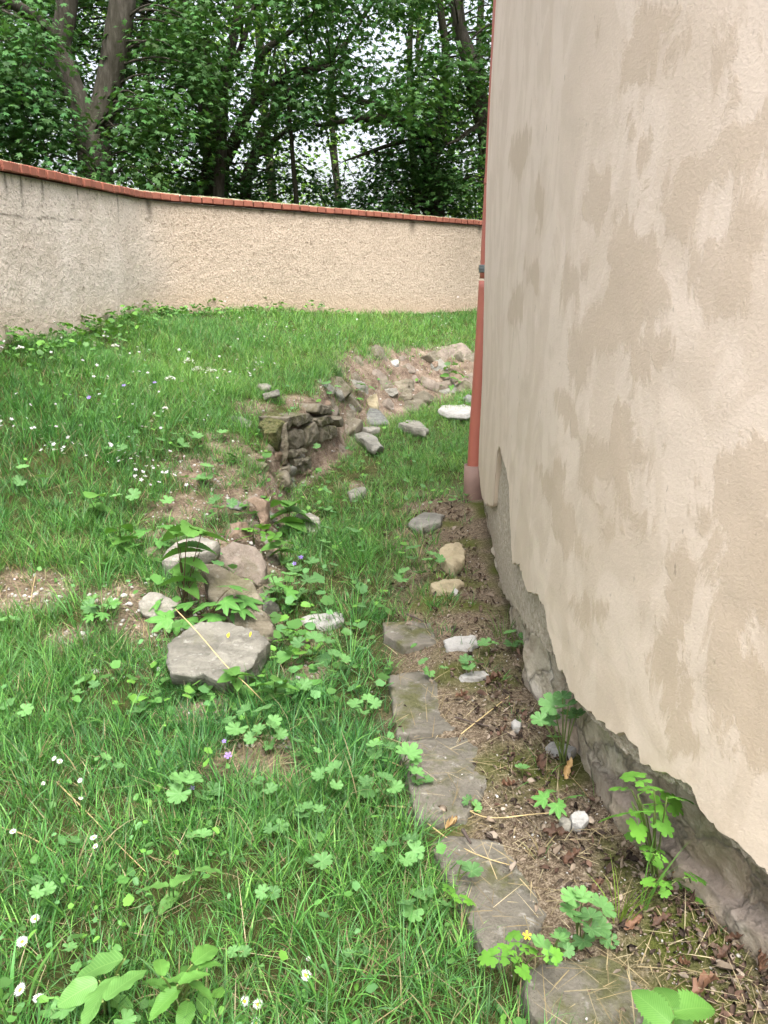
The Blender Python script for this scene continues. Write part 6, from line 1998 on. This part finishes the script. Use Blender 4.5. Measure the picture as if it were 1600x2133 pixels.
tree('maple_tree', 'grey twin-stemmed maple tree behind the near wall section', [
    [(196, 330, 11, .22), (188, 285, 11, .2), (168, 225, 11, .15), (140, 150, 11, .14), (126, 90, 11, .135), (138, 20, 11, .13), (150, -160, 11, .13), (170, -420, 11, .1)],
    [(190, 290, 11, .18), (212, 235, 11.05, .165), (232, 150, 11.1, .165), (246, 70, 11.1, .165), (256, 0, 11.1, .16), (262, -160, 11.2, .16), (290, -420, 11.2, .1)],
    [(128, 105, 11, .1), (95, 60, 10.8, .085), (60, 28, 10.6, .075), (20, 5, 10.4, .06), (-60, -20, 10.2, .05)]], 'grey', (.042, .10, .02))
tree('maple_tree', 'dark forked maple tree standing where the wall bends', [
    [(444, 420, 13.5, .24), (448, 330, 13.5, .2), (440, 240, 13.5, .2), (418, 120, 13.6, .17), (395, 50, 13.6, .15), (372, -20, 13.6, .14), (350, -260, 13.6, .12)],
    [(462, 345, 13.5, .12), (490, 290, 13.3, .1), (520, 225, 13.2, .085), (560, 190, 13.1, .075), (610, 155, 13.0, .06), (690, 138, 12.8, .03)],
    [(530, 215, 13.2, .07), (536, 140, 13.1, .065), (552, 105, 13, .055), (600, 70, 13, .04), (660, 30, 12.8, .03)]], 'dark', (.036, .088, .018))
tree('slender_tree', 'slender brown-stemmed tree close to the dark forked maple', [
    [(456, 420, 12.6, .085), (462, 300, 12.6, .08), (466, 190, 12.6, .075), (480, 100, 12.6, .07), (497, 10, 12.6, .06), (520, -200, 12.6, .05)],
    [(470, 170, 12.6, .04), (505, 90, 12.5, .04), (525, 30, 12.5, .03), (560, -60, 12.5, .03)]], 'grey', (.045, .105, .02))
tree('leaning_tree', 'thin leaning tree with several stems in mid gap', [
    [(512, 400, 14.5, .1), (528, 330, 14.5, .09), (552, 270, 14.5, .085), (590, 205, 14.4, .07), (640, 160, 14.3, .055), (720, 90, 14.2, .04), (800, -40, 14.2, .03)],
    [(535, 320, 14.5, .06), (560, 300, 14.4, .05), (600, 270, 14.2, .04), (640, 250, 14, .02)]], 'dark', (.04, .10, .02))
tree('young_tree', 'straight thin young tree above the brick coping', [
    [(618, 430, 12.8, .04), (612, 350, 12.8, .035), (606, 270, 12.8, .03), (600, 200, 12.8, .02), (592, 120, 12.8, .012)]], 'dark', (.038, .095, .02))
tree('maple_tree', 'dark maple tree with a long crooked bough over the bright gap', [
    [(905, 470, 14.2, .2), (900, 400, 14.2, .17), (896, 330, 14.2, .15), (888, 280, 14.1, .13), (860, 262, 14, .1), (828, 252, 13.9, .09), (806, 246, 13.8, .075), (740, 250, 13.6, .05), (660, 262, 13.4, .025)],
    [(820, 250, 13.9, .075), (808, 232, 13.8, .07), (780, 218, 13.7, .055), (735, 205, 13.6, .04), (690, 190, 13.5, .02)],
    [(898, 340, 14.2, .09), (920, 240, 14.3, .085), (930, 120, 14.4, .07), (915, 0, 14.4, .06), (900, -220, 14.4, .04)],
    [(880, 290, 14, .04), (820, 300, 13.6, .035), (760, 320, 13.3, .025), (720, 335, 13.1, .012)]], 'dark', (.036, .092, .018))
tree('maple_tree', 'leaning maple tree whose trunk slants behind the downpipe', [
    [(1075, 470, 13.4, .2), (1045, 380, 13.4, .17), (1014, 280, 13.4, .15), (992, 190, 13.4, .135), (972, 110, 13.4, .12), (955, 40, 13.4, .11), (930, -200, 13.4, .09)],
    [(1008, 265, 13.4, .05), (980, 272, 13.2, .04), (955, 290, 13, .03), (930, 300, 12.9, .015)]], 'grey', (.04, .098, .018))
tree('maple_tree', 'leafy maple tree reaching in from beyond the frame edge', [
    [(-260, 420, 9.8, .2), (-270, 250, 9.8, .18), (-250, 80, 9.8, .16), (-200, -100, 9.8, .12)],
    [(-262, 260, 9.8, .1), (-150, 190, 9.9, .06), (-40, 170, 10, .04), (40, 190, 10.1, .02)]], 'grey', (.05, .12, .028))

def build_crowns():
    r_ = np.random.default_rng(17)
    holes = [(172, 190, 26, 55), (740, 275, 46, 34), (720, 330, 60, 26), (590, 385, 34, 22), (370, 325, 26, 24), (320, 160, 20, 26), (190, 30, 22, 22), (560, 100, 26, 18), (985, 330, 18, 30), (640, 330, 24, 30), (300, 25, 20, 20), (900, 60, 30, 24), (505, 300, 14, 30), (930, 80, 30, 20)]
    C = []
    def add(n, x0, x1, y0, y1, Y0, Y1, rad, leaf, shade, respect=1.0):
        k = 0
        while k < n:
            px, py, Y = r_.uniform(x0, x1), r_.uniform(y0, y1), r_.uniform(Y0, Y1)
            k += 1
            if any(((px - a) / (b2 + 22)) ** 2 + ((py - b) / (c + 20)) ** 2 < 1 for a, b, b2, c in holes) and r_.uniform() < respect:
                continue
            C.append((px, py, Y, rad * r_.uniform(.7, 1.25), leaf, shade))
    add(260, -260, 1130, -420, 330, 11.2, 15.5, .62, (.10, .17), 1.0)
    add(210, -200, 1080, -120, 300, 11.5, 15.5, .5, (.11, .17), 1.0)
    add(60, -120, 360, 200, 400, 9.9, 11.0, .42, (.10, .155), 1.05)          # low boughs over the near wall
    add(36, -120, 110, 0, 260, 9.8, 10.8, .45, (.10, .155), 1.1)
    add(30, 250, 420, 20, 260, 10.8, 12.2, .45, (.10, .15), 1.0)
    add(46, 340, 620, 330, 430, 13.0, 16, .45, (.11, .16), .95, .6)
    add(90, 640, 1020, 330, 470, 12.8, 15.5, .42, (.10, .15), .95, .6)
    add(40, 760, 1020, 150, 420, 13.0, 15.0, .5, (.10, .15), 1.0, .8)
    # assign each clump to the tree with the nearest wood
    tv, tf = maple_leaf(False)
    tv = tv.copy()
    data = {k: [] for k in range(len(TREES))}
    for c in C:
        p = pix(*c[:3])
        best = min(range(len(TREES)), key=lambda k: np.min(np.linalg.norm(TREES[k]['sk'][:, :3] - p, axis=1)))
        data[best].append((p, c))
    for k, T in enumerate(TREES):
        Vs, Fs, Cs, off = [], [], [], 0
        for p, c in data[k]:
            sk = T['sk']
            d = np.linalg.norm(sk[:, :3] - p, axis=1) + 1.2 * np.maximum(0, sk[:, 2] - p[2])
            j = int(np.argmin(d))
            a = sk[j, :3]
            L = np.linalg.norm(p - a)
            if L > .25:
                mid = (a + p) / 2 + np.array([0, 0, .12 * L]) + r_.normal(0, .05 * L, 3)
                cur = catmull(np.array([a, mid, p]), 4)
                T['parts'].append(tube(cur, np.linspace(min(.02, sk[j, 3] * .4), .004, len(cur)), 5))
            rad = c[3]
            n = int((100 if c[1] > -60 else 45) * (rad / .5) ** 2)
            u = r_.normal(0, .5, (n, 3)) * [rad, rad, rad * .55]
            # sprays: leaves gather on a few tilted layers
            lay = np.round(u[:, 2] / .16) * .16 + r_.normal(0, .03, n)
            rr_ = np.hypot(u[:, 0], u[:, 1])
            pos = p + np.stack([u[:, 0], u[:, 1], lay - .25 * rr_ ** 2 / rad], -1)
            out = np.arctan2(u[:, 0], u[:, 1])
            nr = np.stack([np.sin(out) * .45, np.cos(out) * .45, np.ones(n)], -1) + r_.normal(0, .38, (n, 3))
            s = r_.uniform(*c[4], n) * 1.0
            col = T['col'] * np.array([1.2, 1.22, 1.55]) * c[5] * r_.uniform(.65, 1.4, (n, 1)) * (1 + r_.normal(0, .08, (n, 3)))
            V, F, Cc = instance_np(tv, tf, pos, frames(nr, out + r_.normal(0, .6, n), s), np.clip(col, .005, 1))
            Vs.append(V); Fs.append(F + off); Cs.append(Cc); off += len(V)
        V, F = merge(T['parts'])
        child('trunk', mesh_np('trunk', V, F, BARK[T['bark']], True), T['root'])
        if Vs:
            print('crown', k, sum(len(f) for f in Fs))
            child('crown', mesh_np('crown', np.concatenate(Vs), np.concatenate(Fs), M['tree_leaf'], False, colors={'col': np.concatenate(Cs)}), T['root'])
    # trees farther off, seen through the gaps; leaf colour raised to look brighter lit
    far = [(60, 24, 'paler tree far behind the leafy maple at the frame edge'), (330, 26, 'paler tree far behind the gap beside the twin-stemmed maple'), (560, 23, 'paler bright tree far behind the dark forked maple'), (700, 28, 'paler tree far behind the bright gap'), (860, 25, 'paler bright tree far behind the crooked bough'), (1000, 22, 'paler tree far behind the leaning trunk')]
    fv, ff = fan(np.array(polar([(0, 1), (35, .5), (70, .8), (140, .4), (-140, .4), (-70, .8), (-35, .5)])) * .5, lambda x, y: -.35 * (x * x + y * y))
    for k, (px, Y, lab) in enumerate(far):
        b = pix(px, 430, Y)
        b[2] = .9
        root = empty('distant_tree', tuple(b), lab, 'tree', 'distant trees')
        tr = catmull(np.array([np.r_[b - [0, 0, .3], .2], np.r_[b + [.1, 0, 3], .13], np.r_[b + [-.2, .2, 7], .09], np.r_[b + [0, 0, 11], .05]]), 6)
        parts = [tube(tr[:, :3], tr[:, 3], 10)]
        Vs, Fs, Cs, off = [], [], [], 0
        for q in range(26):
            h = r_.uniform(.6, 11.5) if q > 10 else r_.uniform(.4, 4.2)
            rr_ = 2.6 * math.sqrt(max(.1, 1 - ((h - 5) / 7.5) ** 2))
            a = r_.uniform(0, 6.28)
            p = b + np.array([math.cos(a) * rr_ * r_.uniform(.2, 1), math.sin(a) * rr_ * r_.uniform(.2, 1), h])
            cur = catmull(np.array([np.r_[b[:2], max(.4, h - 1.2)], (np.r_[b[:2], h] + p) / 2, p]), 4)
            parts.append(tube(cur, np.linspace(.05, .012, len(cur)), 5))
            n = 130
            u = r_.normal(0, .55, (n, 3)) * [1.0, 1.0, .8]
            nr = np.c_[r_.normal(0, .5, (n, 2)), np.ones(n)]
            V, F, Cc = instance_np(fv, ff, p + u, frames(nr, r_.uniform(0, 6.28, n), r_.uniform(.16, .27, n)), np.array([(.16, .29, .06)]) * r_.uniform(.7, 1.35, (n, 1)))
            Vs.append(V); Fs.append(F + off); Cs.append(Cc); off += len(V)
        V, F = merge(parts)
        child('trunk', mesh_np('trunk', V, F, BARK['dark'], True), root)
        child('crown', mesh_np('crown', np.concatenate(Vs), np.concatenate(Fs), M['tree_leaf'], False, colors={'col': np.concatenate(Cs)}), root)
build_crowns()
print('objects', len(bpy.data.objects), 'tris', sum(len(m.loops) - 2 * len(m.polygons) for m in bpy.data.meshes))
